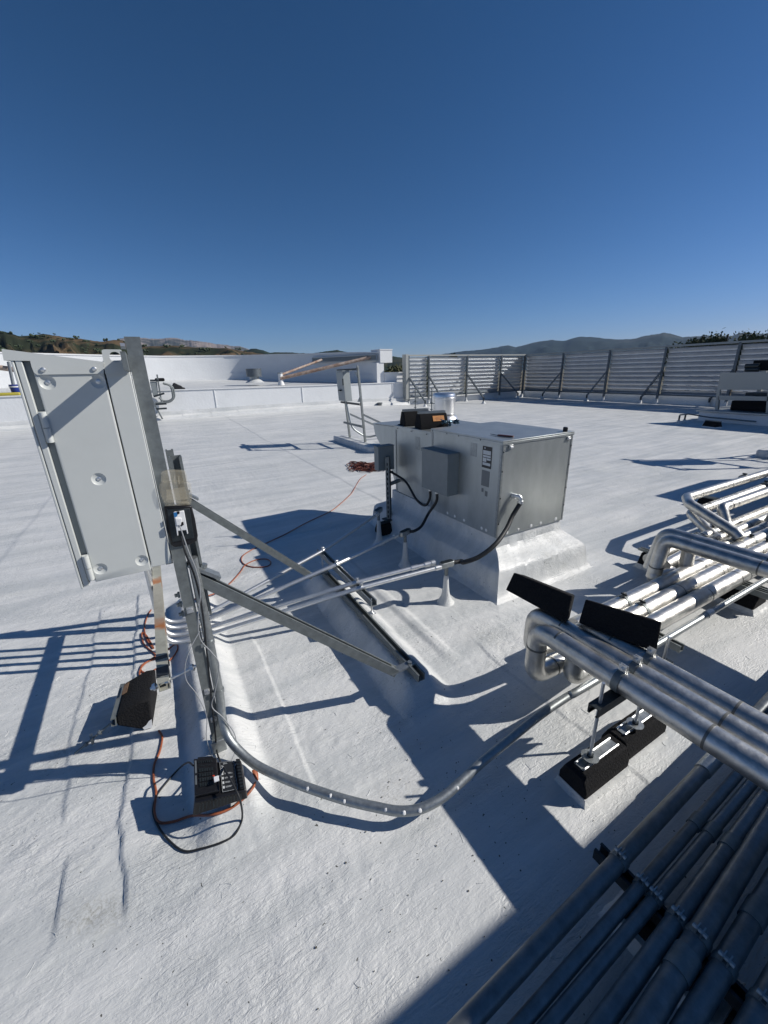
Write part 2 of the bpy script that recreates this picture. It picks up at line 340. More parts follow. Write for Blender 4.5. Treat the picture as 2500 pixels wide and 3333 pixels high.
# ============================================================ SETTING
def smooth(a, b, x): t = np.clip((x-a)/(b-a), 0, 1); return t*t*(3-2*t)
def bump_ridge(d, wt, wf): return 1-smooth(wt, wf, np.abs(d))
WALL_Y = 17.2
def roof_h(x, y):
    h = .006*fbm(x*.7, y*.7, 2)+.0035*fbm(x*3, y*3, 3)
    e = .02*fbm(y*2.1+5, x*0+3, 3)
    # sleepers under the near stand, under the brace rail and under the far stand
    h = h + .085*bump_ridge(x+.0+e*.5, .055, .165)*smooth(1.08, 1.36, y)*(1-smooth(2.95, 3.1, y))
    h = h + .115*bump_ridge(x-.95+e*.5, .045, .175)*smooth(1.24, 1.42, y)*(1-smooth(2.72, 2.9, y))
    h = h + .014*bump_ridge(x-1.27, .01, .06)*smooth(1.4, 1.7, y)*(1-smooth(3.0, 3.3, y))
    h = h + .13*bump_ridge(x-4.0, .07, .17)*smooth(7.42, 7.52, y)*(1-smooth(9.3, 9.45, y))
    h = h + .10*bump_ridge(x-5.2, .07, .17)*smooth(7.6, 7.7, y)*(1-smooth(9.2, 9.3, y))
    # lapped seams (a few mm step that dies away)
    def lap(c, amp, a, b, wob, side):
        d = (x-c-wob*fbm(y*3+c*7, y*0+c, 4))*side
        return amp*smooth(-.004, .004, d)*(1-smooth(.0, .22, d))*smooth(a, a+.1, y)*(1-smooth(b-.1, b, y))
    h = h + lap(-.365, .0095, 1.05, 3.4, .05, 1)+lap(-.60, .007, 1.5, 3.3, .06, 1)+lap(-.555, .008, 1.1, 1.42, .02, 1)
    h = h + lap(.30, .0075, 1.08, 2.4, .03, -1)+lap(.80, .006, 1.15, 1.5, .08, 1)+lap(1.47, .005, .2, 1.6, .04, 1)
    dy = y-1.085-.02*fbm(x*4, x*0+9, 3); h = h + .0035*smooth(-.004, .004, dy)*(1-smooth(0, .3, dy))*smooth(-1.0, -.8, x)*(1-smooth(.9, 1.1, x))
    dy = y-1.93-.02*fbm(x*3, x*0+2, 3); h = h + .004*smooth(-.01, .01, dy)*(1-smooth(0, .3, dy))*smooth(3.6, 3.8, x)*(1-smooth(4.8, 5, x))
    for yy in (3.9, 6.4, 9.1, 11.8, 14.4):
        dy = y-yy-.05*fbm(x*1.3, x*0+yy, 3); h = h + .007*smooth(-.015, .015, dy)*(1-smooth(0, .5, dy))
    for xx in (-3.4, -1.5, 2.4, 5.9, 7.95, 11.2, 14.9):
        dx = x-xx-.05*fbm(y*1.3, y*0+xx, 3); h = h + .006*smooth(-.015, .015, dx)*(1-smooth(0, .5, dx))*smooth(3.3, 3.9, y)
    # hand-laid coating: brush ridges, drips and blobs
    r = math.cos(.6)*x+math.sin(.6)*y; q = -math.sin(.6)*x+math.cos(.6)*y
    msk = .5+1.1*np.clip(fbm(x*1.3+4, y*1.3, 2)+.3, 0, 1)
    h = h + .0021*msk*fbm(r*14, q*36, 3)
    near = 1-smooth(.25, .7, np.minimum(np.abs(x-.1)+.25*np.abs(y-1.4), np.hypot(x-1.5, y-1.6)*.7))
    h = h + .0035*np.clip(near, 0, 1)*np.abs(fbm(x*16, y*9, 3))
    # the low wall end of the roof climbs a little
    h = h + .13*smooth(9, 17, y)*(1-smooth(8.5, 12, x))+.04*smooth(6, 16, y)*(1-smooth(-2, 4, x))*0
    return h
def graded(a, f0, f1, b, step, grow=1.035):
    c = list(np.arange(f0, f1, step)); s_ = step; x = f1
    while x < b: c.append(x); s_ *= grow; x += min(s_, .13)
    c.append(b); s_ = step; x = f0-step; l = []
    while x > a: l.append(x); s_ *= grow; x -= min(s_, .25)
    l.append(a); return np.array(l[::-1]+c)
def grid_object(name, X, Y, Z, m, **tags):
    nx, ny = len(X), len(Y); xx, yy = np.meshgrid(X, Y, indexing='ij')
    co = np.stack([xx, yy, Z], -1).reshape(-1, 3).astype(np.float32)
    i = np.arange(nx-1)[:, None]*ny+np.arange(ny-1)[None, :]; f = np.stack([i, i+ny, i+ny+1, i+1], -1).reshape(-1, 4)
    me = bpy.data.meshes.new(name); me.vertices.add(len(co)); me.vertices.foreach_set('co', co.ravel()); me.loops.add(f.size); me.polygons.add(len(f))
    me.loops.foreach_set('vertex_index', f.ravel().astype(np.int32)); me.polygons.foreach_set('loop_start', (np.arange(len(f))*4).astype(np.int32))
    me.polygons.foreach_set('use_smooth', np.ones(len(f), bool)); me.update(); me.validate(); me.materials.append(MAT[m])
    o = bpy.data.objects.new(name, me); COL.objects.link(o)
    for k, v in tags.items(): o[k] = v
    return o
gx = graded(-16, -1.1, 2.2, 19.6, .0085); gy = graded(-14, .25, 3.2, WALL_Y, .0085)
xx, yy = np.meshgrid(gx, gy, indexing='ij')
grid_object('roof', gx, gy, roof_h(xx, yy), 'roof_coating', kind='structure')

def rh1(x, y): return float(roof_h(np.array([x]), np.array([y]))[0])
q_dr, q_db = None, None
def scatter():
    rs = random.Random(11); a, b_ = MB(), MB()
    for k in range(150):
        x, y = rs.uniform(-.9, 2.9), rs.uniform(.45, 2.6); an = rs.uniform(0, 6.28); L_ = rs.uniform(.008, .045); c_ = rs.uniform(-.8, .8); P = []
        for i in range(5): f = i/4; an2 = an+c_*f; P.append((x+math.cos(an2)*L_*f, y+math.sin(an2)*L_*f, 0))
        P = [(p[0], p[1], rh1(p[0], p[1])+.0002) for p in P]; a.tube(P, rs.uniform(.0008, .0019), 6)
    for k in range(230):
        x, y = rs.uniform(-.9, 3.6), rs.uniform(.4, 3.4)
        if rs.random() < .55: x, y = rs.gauss(.75, .28), rs.gauss(.85, .35)
        if y < .35 or (1.9 < x < 3 and y > 1.8): continue
        z = rh1(x, y)+.0016; r_ = rs.uniform(.0012, .0042); n = rs.choice((4, 5, 6)); P = [(x+r_*rs.uniform(.5, 1.2)*math.cos(6.283*i/n), y+r_*rs.uniform(.3, 1.1)*math.sin(6.283*i/n), z+rs.uniform(0, .001)) for i in range(n)]
        b_.ext(P, (0, 0, .0008))
    a.build('coating_drips', 'roof_coating', kind='stuff'); b_.build('debris', 'debris', smooth=False, kind='stuff')
# storeys below the roof, and the land around
m_ = MB(); m_.box((-16, -14, -8), (19.6, 27.5, -.35)); m_.build('building_block', 'coated_wall', kind='structure')
ga = np.concatenate([-np.geomspace(5500, 40, 30), [0], np.geomspace(40, 5500, 30)])
xx, yy = np.meshgrid(ga, ga, indexing='ij'); mat('land', (.13,.10,.06), .95, 0., .01, .5, col2=(.05,.06,.03))
grid_object('ground', ga, ga, -8+0*xx, 'land', kind='structure')

mat('debris', (.09,.085,.07), .9)
scatter()
def hill_mat(name, ca, cb, cc, s1, s2, mid=.5):
    m = bpy.data.materials.new(name); m.use_nodes = True; t = m.node_tree; b = t.nodes['Principled BSDF']; b.inputs['Roughness'].default_value = .95; b.inputs['Specular IOR Level'].default_value = .1
    tc = t.nodes.new('ShaderNodeTexCoord'); L = t.links.new
    def nz(s, d): n = t.nodes.new('ShaderNodeTexNoise'); n.inputs['Scale'].default_value = s; n.inputs['Detail'].default_value = d; n.inputs['Roughness'].default_value = .62; L(tc.outputs['Object'], n.inputs['Vector']); return n.outputs['Fac']
    r1 = t.nodes.new('ShaderNodeValToRGB'); L(nz(s1, 7), r1.inputs[0]); e = r1.color_ramp.elements; e[0].position = mid-.04; e[0].color = (*ca, 1); e[1].position = mid+.04; e[1].color = (*cb, 1)
    r2 = t.nodes.new('ShaderNodeValToRGB'); L(nz(s2, 4), r2.inputs[0]); e = r2.color_ramp.elements; e[0].position = .55; e[0].color = (0,0,0,1); e[1].position = .62; e[1].color = (1,1,1,1)
    mx = t.nodes.new('ShaderNodeMix'); mx.data_type = 'RGBA'; L(r2.outputs[0], mx.inputs[0]); L(r1.outputs[0], mx.inputs[6]); mx.inputs[7].default_value = (*cc, 1); L(mx.outputs[2], b.inputs['Base Color'])
    MAT[name] = m
hill_mat('hill_scrub', (.024,.030,.016), (.115,.08,.045), (.014,.020,.011), .008, .05, .48)
hill_mat('hill_green', (.022,.034,.02), (.05,.05,.03), (.016,.024,.016), .006, .03, .55)
hill_mat('hill_far', (.018,.030,.032), (.045,.052,.048), (.012,.021,.023), .002, .006, .56)  # bluish tint puts part of the distance haze into the hill colour
hill_mat('hill_rock', (.06,.06,.05), (.23,.19,.17), (.05,.055,.045), .0035, .012, .47)
def hills(name, prof, D, m, depth=.5, rough=.12, zb=-9, n=220, rows=26, foot=None):
    """a ridge: skyline bearings/heights at distance D, falling to the plain in front and behind"""
    pr = np.array(prof, float); xs = np.linspace(pr[0, 0], pr[-1, 0], n); ys = np.interp(xs, pr[:, 0], pr[:, 1])
    ys = ys + 2.4*fbm(xs*.05, xs*0+D*.01, 5)+1.6*fbm(xs*.21, xs*0+D*.013+3, 4)
    vs = []; 
    for i, (a, b) in enumerate(zip(xs, ys)):
        d = ray(a, b); hl = math.hypot(d[0], d[1]); top = H+d[2]/hl*D; ux, uy = d[0]/hl, d[1]/hl
        for j in range(rows):
            t = j/(rows-1)*1.5            # 0 front foot .. 1 ridge .. 1.5 behind
            rr = D*(1-depth*(1-t)); 
            if t <= 1: zz = zb+(top-zb)*(t**1.15)
            else: zz = zb+(top-zb)*(1-((t-1)/.5)**1.5)
            amp = (top-zb)*rough*math.sin(math.pi*min(t, 1))
            nz_ = float(fbm(np.array([a*.018+j*.11]), np.array([j*.33+D*.01]), 4)[0])
            vs.append((ux*rr, uy*rr, zz+amp*nz_*2))
    fs = [(i*rows+j, (i+1)*rows+j, (i+1)*rows+j+1, i*rows+j+1) for i in range(n-1) for j in range(rows-1)]
    b = MB(); b.add(vs, fs); return b.build(name, m, kind='structure')
hills('hills', [(-700,1010),(-300,1050),(0,1073),(63,1091),(139,1084),(211,1094),(295,1105),(329,1110),(363,1103),(397,1105),(450,1122),(473,1126),(549,1122),(612,1127),(690,1131),(740,1131),(791,1141),(850,1150),(900,1160)], 420, 'hill_scrub', .55, .16)
hills('hills', [(700,1150),(791,1140),(831,1132),(850,1136),(878,1146),(940,1145),(1019,1149),(1058,1142),(1097,1139),(1128,1146),(1200,1156),(1290,1160),(1340,1166),(1420,1172)], 900, 'hill_green', .5, .14)
hills('hills', [(380,1100),(454,1096),(506,1101),(545,1097),(582,1099),(603,1105),(643,1108),(700,1117),(740,1122),(784,1127),(830,1140)], 3400, 'hill_rock', .4, .14)
hills('hills', [(1340,1168),(1450,1150),(1500,1143),(1560,1138),(1602,1131),(1651,1123),(1681,1130),(1720,1118),(1759,1108),(1795,1104),(1835,1108),(1886,1094),(1952,1098),(2012,1104),(2061,1102),(2103,1092),(2163,1081),(2193,1087),(2223,1096),(2302,1090),(2332,1094),(2375,1092),(2422,1080),(2464,1086),(2495,1084),(2800,1070),(3200,1090)], 3800, 'hill_far', .5, .10)

# scattered scrub on the near hillside: one mass of bushes
b = MB(); rs = random.Random(3)
for k in range(170):
    px = rs.uniform(-100, 800); t = rs.uniform(.45, 1.0)
    base_y = np.interp(px, [-300,0,63,139,211,295,329,363,397,473,549,612,740,800], [1050,1073,1091,1084,1094,1105,1110,1103,1105,1126,1122,1127,1131,1141])
    d = ray(px, base_y); hl = math.hypot(d[0], d[1]); top = H+d[2]/hl*420; rr = 420*(1-.55*(1-t)); zz = -9+(top+9)*t**1.15+2.5
    c = V(d[0]/hl*rr, d[1]/hl*rr, zz-2.2); q = rs.uniform(.8, 3.0)*rs.uniform(.4, 1)
    for w_ in range(7):
        o_ = V(rs.gauss(0, q*.5), rs.gauss(0, q*.5), rs.uniform(0, q*.6)); s_ = q*rs.uniform(.3, .6)
        b.lathe(c+o_, [(s_*.3, -s_*.8), (s_, -s_*.2), (s_*.8, s_*.4), (s_*.2, s_*.8)], (rs.uniform(-.4,.4), rs.uniform(-.4,.4), 1), 6)
o = b.build('hillside_scrub', 'leaf', smooth=False, kind='stuff')

def leaf_tree(name, base, h, cr_, label, cat, m='leaf', group=None, seed=1, lean=.2, squash=.6, leaf=.16, nleaf=3200, crown_from=.35):
    rs = random.Random(seed); t = thing(name, base, label, cat, group); base = V(*base)
    tr = MB(); top = base+V(lean*h*.3, 0, h*.92); tr.tube(spline([base, base+V(0, 0, h*.4), top], 5), [max(.02, .035*h*(1-i/12)) for i in range(11)], 9)
    cl = []
    for k in range(13):
        f = rs.uniform(crown_from, .95); a = rs.uniform(0, 6.28); l = cr_*rs.uniform(.5, 1)*(1.15-f*.6)
        p0 = base+(top-base)*f; p1 = p0+V(math.cos(a)*l+lean*h*.15, math.sin(a)*l, l*rs.uniform(.1, .5)); tr.tube([p0, (p0+p1)/2+V(0,0,.05*h*.3), p1], [.012*h, .008*h, .003*h], 6); cl.append((p1, l*.55)); cl.append(((p0+p1)/2, l*.4))
    cl.append((top-V(0,0,cr_*.25), cr_*.5)); cl.append((top-V(lean*cr_*.3,0,cr_*.75), cr_*.8)) if crown_from > .5 else None; tr.build('trunk', 'bark', t)
    cw = MB()
    for k in range(nleaf):
        c, q = rs.choice(cl); d = V(rs.gauss(0, 1), rs.gauss(0, 1), rs.gauss(0, 1)*squash); d = d/np.linalg.norm(d)*q*rs.uniform(.2, 1)**.6; p = c+d
        a = V(rs.gauss(0,1), rs.gauss(0,1), rs.gauss(0,1)); a = norm(a); bb = norm(np.cross(a, V(rs.gauss(0,1), rs.gauss(0,1), rs.gauss(0,1)))); s_ = leaf*rs.uniform(.5, 1.3)
        cw.add([p-a*s_, p+bb*s_*.5, p+a*s_, p-bb*s_*.5], [(0,1,2,3)])
    cw.build('crown', m, t, smooth=False); return t
def at(px, py, D):
    d = ray(px, py); hl = math.hypot(d[0], d[1]); return C0+d/hl*D
for k, (px, py, lb, wd) in enumerate([(1462,1149,'tiny dark treetop just over the left end of the louvre screen',1.3),(2187,1118,'small dark treetop leftmost of those over the long louvre screen',1.6),(2272,1090,'dark windswept pine with a pointed top over the long screen',2.3),(2306,1101,'low bushy pine right of the pointed one over the long screen',1.8),(2356,1082,'tallest and widest windswept pine over the long screen',3.0),(2414,1096,'slim leaning pine between two wider ones over the long screen',1.7),(2472,1088,'broad leaning pine rightmost over the long screen',2.8)]):
    p = at(px, py, 55 if k else 90); leaf_tree('pine_tree', (p[0], p[1], -8), (p[2]+8)/.93, wd, lb, 'tree', 'leaf', 'pines beyond the louvre screen', 20+k, .25, .6, .17, 2600, .7)
for k, (px, py, wd) in enumerate([(1268,1192,3.2),(1292,1187,3.0),(1318,1180,3.4),(1345,1195,3.0)]):
    p = at(px, py, 60); leaf_tree('leafy_tree', (p[0], p[1], -8), (p[2]+8)/.97, wd, ['olive green treetop right beside the white column','olive green treetop second from the white column','tallest olive green treetop between column and screen','olive green treetop half behind the screen end'][k], 'tree', 'leaf_olive', 'trees between column and screen', 40+k, .05, .8, .22, 2600, .4)

# ---- raised roof beyond: low wall, deck, parapet
XE = 10.95
wb = MB(); xs = list(np.linspace(-16, XE, 28)); wz = lambda x: np.interp(x, [-16,-4,.3,5.7,10.9,12.4], [1.14,1.14,1.14,1.09,1.07,1.07])
for a, c in zip(xs[:-1], xs[1:]): wb.hexa([(a,WALL_Y,-.4),(c,WALL_Y,-.4),(c,WALL_Y+.25,-.4),(a,WALL_Y+.25,-.4),(a,WALL_Y,wz(a)),(c,WALL_Y,wz(c)),(c,WALL_Y+.25,wz(c)),(a,WALL_Y+.25,wz(a))])
w_ = wb.build('low_wall', 'coated_wall', smooth=False); tg(w_, 'long low white coated wall carrying the raised roof deck', 'wall')
cb = MB()
for a, c in zip(xs[:-1], xs[1:]): cb.hexa([(a,WALL_Y-.035,wz(a)+.002),(c,WALL_Y-.035,wz(c)+.002),(c,WALL_Y+.28,wz(c)+.002),(a,WALL_Y+.28,wz(a)+.002),(a,WALL_Y-.035,wz(a)+.03),(c,WALL_Y-.035,wz(c)+.03),(c,WALL_Y+.28,wz(c)+.03),(a,WALL_Y+.28,wz(a)+.03)])
cb.build('coping', 'paint_white', w_, smooth=False)
cs = MB(); bz = lambda x: np.interp(x, [-6,0,3,8.5,10.9], [.12,.16,.22,.2,.0])
for a, c in zip(xs[:-1], xs[1:]):
    cs.ext([(a, WALL_Y-.32, -.05), (a, WALL_Y-.003, -.05), (a, WALL_Y-.003, .33+bz(a)*.5), (a, WALL_Y-.05, .33+bz(a)*.5), (a, WALL_Y-.07, .2+bz(a)*.5), (a, WALL_Y-.22, .10+bz(a)*.7)], (c-a, 0, 0))
cs.build('base_flashing', 'roof_coating', w_, smooth=False)
jm = MB()
for px in (985, 1278, 170, 700): x = AY(px, 1290, WALL_Y)[0]; jm.box((x-.012, WALL_Y-.02, .42), (x+.012, WALL_Y, wz(x)-.02))
jm.build('seam_strip', 'coated_wall', w_, smooth=False)

PAR = [(1232,1150,1243,17.6),(1170,1150,1243,18.6),(1110,1151,1243,19.6),(1040,1153,1243,20.9),(980,1155,1242,22.0),(900,1156,1240,23.4),(840,1158,1238,24.4),(795,1159,1236,24.9),(730,1160,1236,25.2),(640,1161,1236,25.3),(523,1162,1237,25.2),(300,1158,1245,24.6),(100,1153,1256,24.0),(0,1150,1262,23.7),(-300,1140,1290,23.0)]
pt = [(AY(px, pt_, Y), AY(px, pb, Y)) for px, pt_, pb, Y in PAR]
P2 = [(t, b) for t, b in pt]
pm = MB()
def loftwall(mb, tops, bots, th, off=0.0, z0=None, z1=None):
    n = len(tops); fr = []; 
    for i in range(n):
        a = np.array(tops[max(i-1,0)])-np.array(tops[min(i+1,n-1)]); nrm = norm(V(-a[1], a[0], 0)); nrm = nrm if nrm[1] > 0 else -nrm
        t = tops[i]-nrm*off; bq = bots[i]; tz = t[2] if z1 is None else bq[2]+z1; bz_ = bq[2]-.3 if z0 is None else bq[2]+z0
        fr.append([(t[0], t[1], bz_), (t[0]+nrm[0]*th, t[1]+nrm[1]*th, bz_), (t[0]+nrm[0]*th, t[1]+nrm[1]*th, tz), (t[0], t[1], tz)])
    vs = [q for f in fr for q in f]; fs = [(0,1,2,3), tuple(4*(n-1)+k for k in (3,2,1,0))]
    for i in range(n-1):
        for k in range(4): fs.append((4*i+k, 4*i+(k+1) % 4, 4*(i+1)+(k+1) % 4, 4*(i+1)+k))
    mb.add(vs, fs)
tops = [a for a, b in P2]; bots = [b for a, b in P2]
loftwall(pm, tops, bots, .3); pw = pm.build('parapet_wall', 'coated_wall'); tg(pw, 'tall white parapet behind the raised deck, bending out of the sun on the right', 'wall')
cc = MB(); loftwall(cc, [t+V(0,0,.0) for t in tops], [V(t[0],t[1],t[2]-1) for t in tops], .36, .03, 1.002, 1.06); cc.build('coping', 'paint_white', pw)
fl = MB(); loftwall(fl, tops, bots, .05, .06, -.2, .34); fl.build('base_flashing', 'coated_wall', pw)
# deck
dk = MB(); front = [(x, WALL_Y+.1, float(wz(x))-.01) for x in np.linspace(10.9, -16, len(P2))]
vs = []; 
for f, t, q in zip(front, tops, bots): vs += [f, ((f[0]+t[0])/2, (f[1]+t[1])/2, (f[2]*.6+q[2]*.4)), (t[0], t[1]+.1, q[2]-.002)]
fs = [(3*i+k, 3*(i+1)+k, 3*(i+1)+k+1, 3*i+k+1) for i in range(len(P2)-1) for k in (0, 1)]
dk.add(vs, fs); dk.build('upper_roof', 'roof_coating', kind='structure')
# column at the parapet's right end
A = AY(1236,1137,17.45); Bq = AY(1276,1180,17.45)
t = thing('wall_end_pier', (A[0], 17.45, 1.05), 'white boxed pier ending the tall parapet beside the trees', 'pier')
q = MB(); q.box((A[0], 17.42, Bq[2]), (Bq[0], 18.3, A[2]-.03)); q.build('head', 'paint_white', t, smooth=False)
q = MB(); q.box((A[0]-.02, 17.4, A[2]-.027), (Bq[0]+.02, 18.32, A[2]+.01)); q.build('cap', 'paint_white', t, smooth=False)
K = AY(1228,1244,17.45); K2 = AY(1250,1210,17.45); q = MB(); q.box((K[0], 17.45, 1.0), (K2[0], 18.2, Bq[2]-.003)); q.build('shaft', 'paint_white', t, smooth=False)
K = AY(1252,1215,17.4); K2 = AY(1320,1243,17.4); q = MB(); q.box((K2[0], 17.42, 1.0), (K[0]+.003, 17.8, K[2])); q.box((K2[0]-.0, 17.38, K[2]+.003), (K[0], 17.84, K[2]+.04))
o = q.build('pony_wall', 'paint_white', smooth=False); tg(o, 'short low white wall between the pier and the louvre screen', 'wall')
# kerb walls behind the screens
q = MB(); q.box((10.95, 17.25, -.4), (19.3, 17.5, .33)); o = q.build('kerb_wall', 'coated_wall', smooth=False, bevel=.02); tg(o, 'low white kerb under the short louvre screen', 'wall')
q = MB(); q.box((19.05, -14, -.4), (19.35, 17.247, .36)); o = q.build('kerb_wall', 'coated_wall', smooth=False, bevel=.02); tg(o, 'low grey white kerb under the long louvre screen', 'wall')

# ---- barrel fan, stub, leaning rusty pipes on the raised deck
def zy(px, py, Y): return AY(px, py, Y)
c = AY(829,1236,19.5); rad = abs(AY(855,1212,19.5)[0]-AY(803,1212,19.5)[0])/2*.95
t = thing('barrel_fan', c, 'squat grey barrel roof fan on the raised deck', 'roof fan')
q = MB(); z1 = AY(829,1200,19.5)[2]; z0 = AY(829,1226,19.5)[2]; q.lathe((c[0],c[1],0), [(rad,z0),(rad,z1-.02),(rad*1.03,z1-.02),(rad*1.03,z1),(rad*.9,z1),(rad*.85,z1-.05)], n=28); q.build('wind_band', 'frame_steel', t)
q = MB(); q.lathe((c[0],c[1],0), [(rad*.6,z0-.12),(rad*.6,z0),(rad*.4,z0)], n=24); q.build('neck', 'galvanised', t)
q = MB(); q.lathe((c[0],c[1],0), [(rad*1.25,c[2]-.12),(rad*.75,c[2]+.0),(rad*.65,z0-.12)], n=24); q.build('curb', 'roof_coating', t)
def pole(name, pa, ya, pb, yb, r_, label, m='rusty_pipe'):
    a = AY(*pa, ya); b_ = AY(*pb, yb); q = MB(); q.tube([a, (a+b_)/2, b_], r_, 12); return tg(q.build(name, m), label, 'pipe')
pole('rusty_pipe', (912,1232), 18.9, (1218,1160), 17.9, .075, 'lower thick rusty pipe leaning from the stub to the parapet recess')
pole('rusty_pipe', (912,1221), 19.2, (1047,1171), 20.3, .055, 'upper shorter pale rusty pipe leaning up to the bracket')
a = AY(915,1213,18.95); g_ = AY(915,1246,18.95); t = thing('vent_stub', g_, 'white wrapped stub pipe holding the lower end of the rusty pipes', 'pipe stub')
q = MB(); q.lathe((g_[0],g_[1],0), [(.16,g_[2]-.1),(.10,g_[2]+.1),(.10,a[2])], n=18); q.build('stub', 'paint_white', t); q = MB(); q.lathe((g_[0],g_[1],0), [(.115,a[2]-.04),(.115,a[2]+.01),(.09,a[2]+.01)], n=18); q.build('collar', 'galvanised', t)
# recess frame on the parapet
def on_par(px, py):
    Y = np.interp(px, [p[0] for p in PAR][::-1], [p[3] for p in PAR][::-1]); return AY(px, py, Y-.12)
fr = [on_par(*p) for p in ((1017,1165),(1225,1154),(1226,1172),(1018,1180))]
t = thing('steel_plate', fr[0], 'long grey steel plate set in the parapet where the rusty pipes lean', 'plate')
q = MB(); q.ext(fr, (0.0, .06, 0)); q.build('plate', 'galvanised_dull', t, smooth=False)
q = MB()
for i in range(4): q.bar(fr[i], fr[(i+1) % 4], .05, .05)
q.build('rim', 'galvanised', t, smooth=False)
# left clutter: pole, rusty pipe, bucket, tarp
q = MB(); a = AY(-60,1188,20.); b_ = AY(45,1203,20.); q.tube([a, b_], .09, 12); tg(q.build('rusty_pipe', 'rusty_pipe'), 'rusty pipe at the far left edge above the raised deck', 'pipe')
q = MB(); q.tube([AY(28,1180,19.9), AY(46,1265,19.)], .05, 10); tg(q.build('prop_pole', 'galvanised'), 'thin grey pole propping the rusty pipe at the far left', 'pole')
b0 = AY(60,1288,18.); b1 = AY(60,1251,18.); t = thing('bucket', b0, 'blue bucket with a white band near the left pole', 'bucket')
q = MB(); q.lathe((b0[0],b0[1],0), [(.13,b0[2]-.02),(.17,b1[2]),(.155,b1[2]),(.12,b0[2])], n=20); q.build('pail', 'bucket_blue', t)
q = MB(); q.lathe((b0[0],b0[1],0), [(.172,b1[2]-.09),(.176,b1[2]-.05),(.16,b1[2]-.05)], n=20); q.build('band', 'white_plastic', t)
q = MB(); a = AY(0,1284,17.9); q.obox((a[0],17.9,a[2]+.0), (.55,0,0), (0,.25,0), (0,0,.05)); mat('yellow', (.42,.36,.05), .6); tg(q.build('folded_mat', 'yellow', bevel=.03), 'yellow folded mat on the raised deck at the far left', 'mat')
# black bag
b0 = AY(579,1266,17.75); t = MB(); s_ = abs(AY(603,1266,17.75)[0]-AY(556,1266,17.75)[0])/2
vs = []; 
prof = [(-1,0),(-1,.35),(-.75,.55),(-.5,.95),(-.35,1.1),(.1,.8),(.5,.62),(.75,.35),(1,.3),(1.05,0)]
zt = (AY(579,1242,17.75)[2]-b0[2])/1.1
t.ext([(b0[0]+x*s_, 17.62, b0[2]-.03+z*zt) for x, z in prof], (0.0, .32, 0)); tg(t.build('tool_bag', 'bag_black', bevel=.03, seg=3), 'slumped black bag on the raised deck edge right of the tall post', 'bag')

# ============================================================ NEAR STAND
YP = 1.492                                   # near face of the near post
PX = -.012
t = thing('equipment_stand', (PX, 1.5, .09), 'large galvanised strut stand carrying the grey cabinet in the foreground', 'equipment stand')
q = MB(); q.chan((PX, 1.5135, .10), (PX, 1.5135, 1.716), (1, 0, 0)); q.build('post', 'galvanised_dull', t)
q = MB(); q.chan((.045, 2.66, .10), (.045, 2.66, 1.20), (0, 1, 0)); q.build('post', 'galvanised_dull', t)
q = MB(); q.chan((.040, 1.535, .72), (.040, 1.535, 1.345), (0, -1, 0), .038, .038); q.build('stiffener', 'galvanised_dull', t)
q = MB(); q.box((-.046, 1.345, 1.620), (-.0345, 2.6, 1.668)); q.build('top_rail', 'galvanised_dull', t)
q = MB(); q.chan((-.045, 1.50, .995), (-.045, 2.68, .995), (1, 0, 0), .041, .022); q.build('middle_rail', 'galvanised_dull', t)
# rusty lower rail, near end cut and carried on a threaded rod
q = MB(); q.chan((-.152, 1.50, .485), (-.152, 2.72, .50), (1, 0, 0)); q.build('lower_rail', 'rust_streaked', t)
q = MB(); q.obox((-.152, 1.565, .485), (.0225,0,0), (0,.03,0), (0,0,.0225)); q.cut(); q.obox((-.152, 1.66, .486), (.0225,0,0), (0,.012,0), (0,0,.0225)); mat('tape_black', (.03,.035,.04), .4, 0, 80, .4); q.build('tape', 'tape_black', t)
a = V(-.20, 1.53, .47); b_ = V(-.02, 1.50, .53)
q = MB(); q.cyl(a, b_, .006, 10); rod = q.build('threaded_rod', 'zinc_bright', t)
q = MB()
for k in (.05, .30, .82): 
    q.cut(); c = a+(b_-a)*k; q.tube([c, c+norm(b_-a)*.012], .014, 6)
q.build('nut', 'zinc_bright', rod)
for nm, P0, P1 in (('near', (.03, 1.515, .895), (.835, 1.440, .155)), ('far', (.07, 2.66, .90), (.81, 2.60, .175))):
    q = MB(); q.chan(P0, P1, (.2, 0, 1), .041, .041); br = q.build('brace', 'galvanised_dull', t)
    d = norm(V(*P1)-V(*P0)); e = V(*P0)
    q = MB(); q.obox(e+V(.03,-.0,.02), V(.055,0,-.045)*.9, (0,.024,0), V(.004,0,.005)); q.tube([e+V(.03,0,.03), e+V(.036,0,.045)], .012, 6); q.build('hinge_plate', 'galvanised', br)
    e = V(*P1); q = MB(); q.obox(e+V(.045,0,.008), (.075,0,.004), (0,.021,0), (-.0003,0,.004)); q.tube([e+V(.09,0,.01), e+V(.09,0,.024)], .013, 6); q.tube([e+V(-.02,0,.02), e+V(-.01,0,.036)], .012, 6); q.build('foot_plate', 'galvanised', br)
q = MB(); q.chan((.93, 1.34, .150), (.93, 2.66, .150), (0, 0, 1)); rl = q.build('anchor_rail', 'galvanised_dull', t)
q = MB()
for zc in (.78, .40, .255): q.cut(); q.obox((PX, YP-.001, zc), (.012,0,0), (0,.003,0), (0,0,.012)); q.tube([(PX, YP-.002, zc), (PX, YP-.012, zc)], .009, 6)
q.build('bolt', 'zinc_bright', t)
q = MB(); q.obox((PX, 1.50, .118), (.028,0,0), (0,.028,0), (0,0,.032)); q.build('base_shoe', 'galvanised', t, bevel=.004)
q = MB()
for zc in (.845, .805, .765): q.cut(); q.obox((-.038, 1.505, zc), (.004,0,0), (0,.008,0), (0,0,.009)); q.obox((-.046, 1.505, zc), (.006,0,0), (0,.005,0), (0,0,.005))
q.build('side_bolt', 'galvanised_dull', t)
q = MB(); 
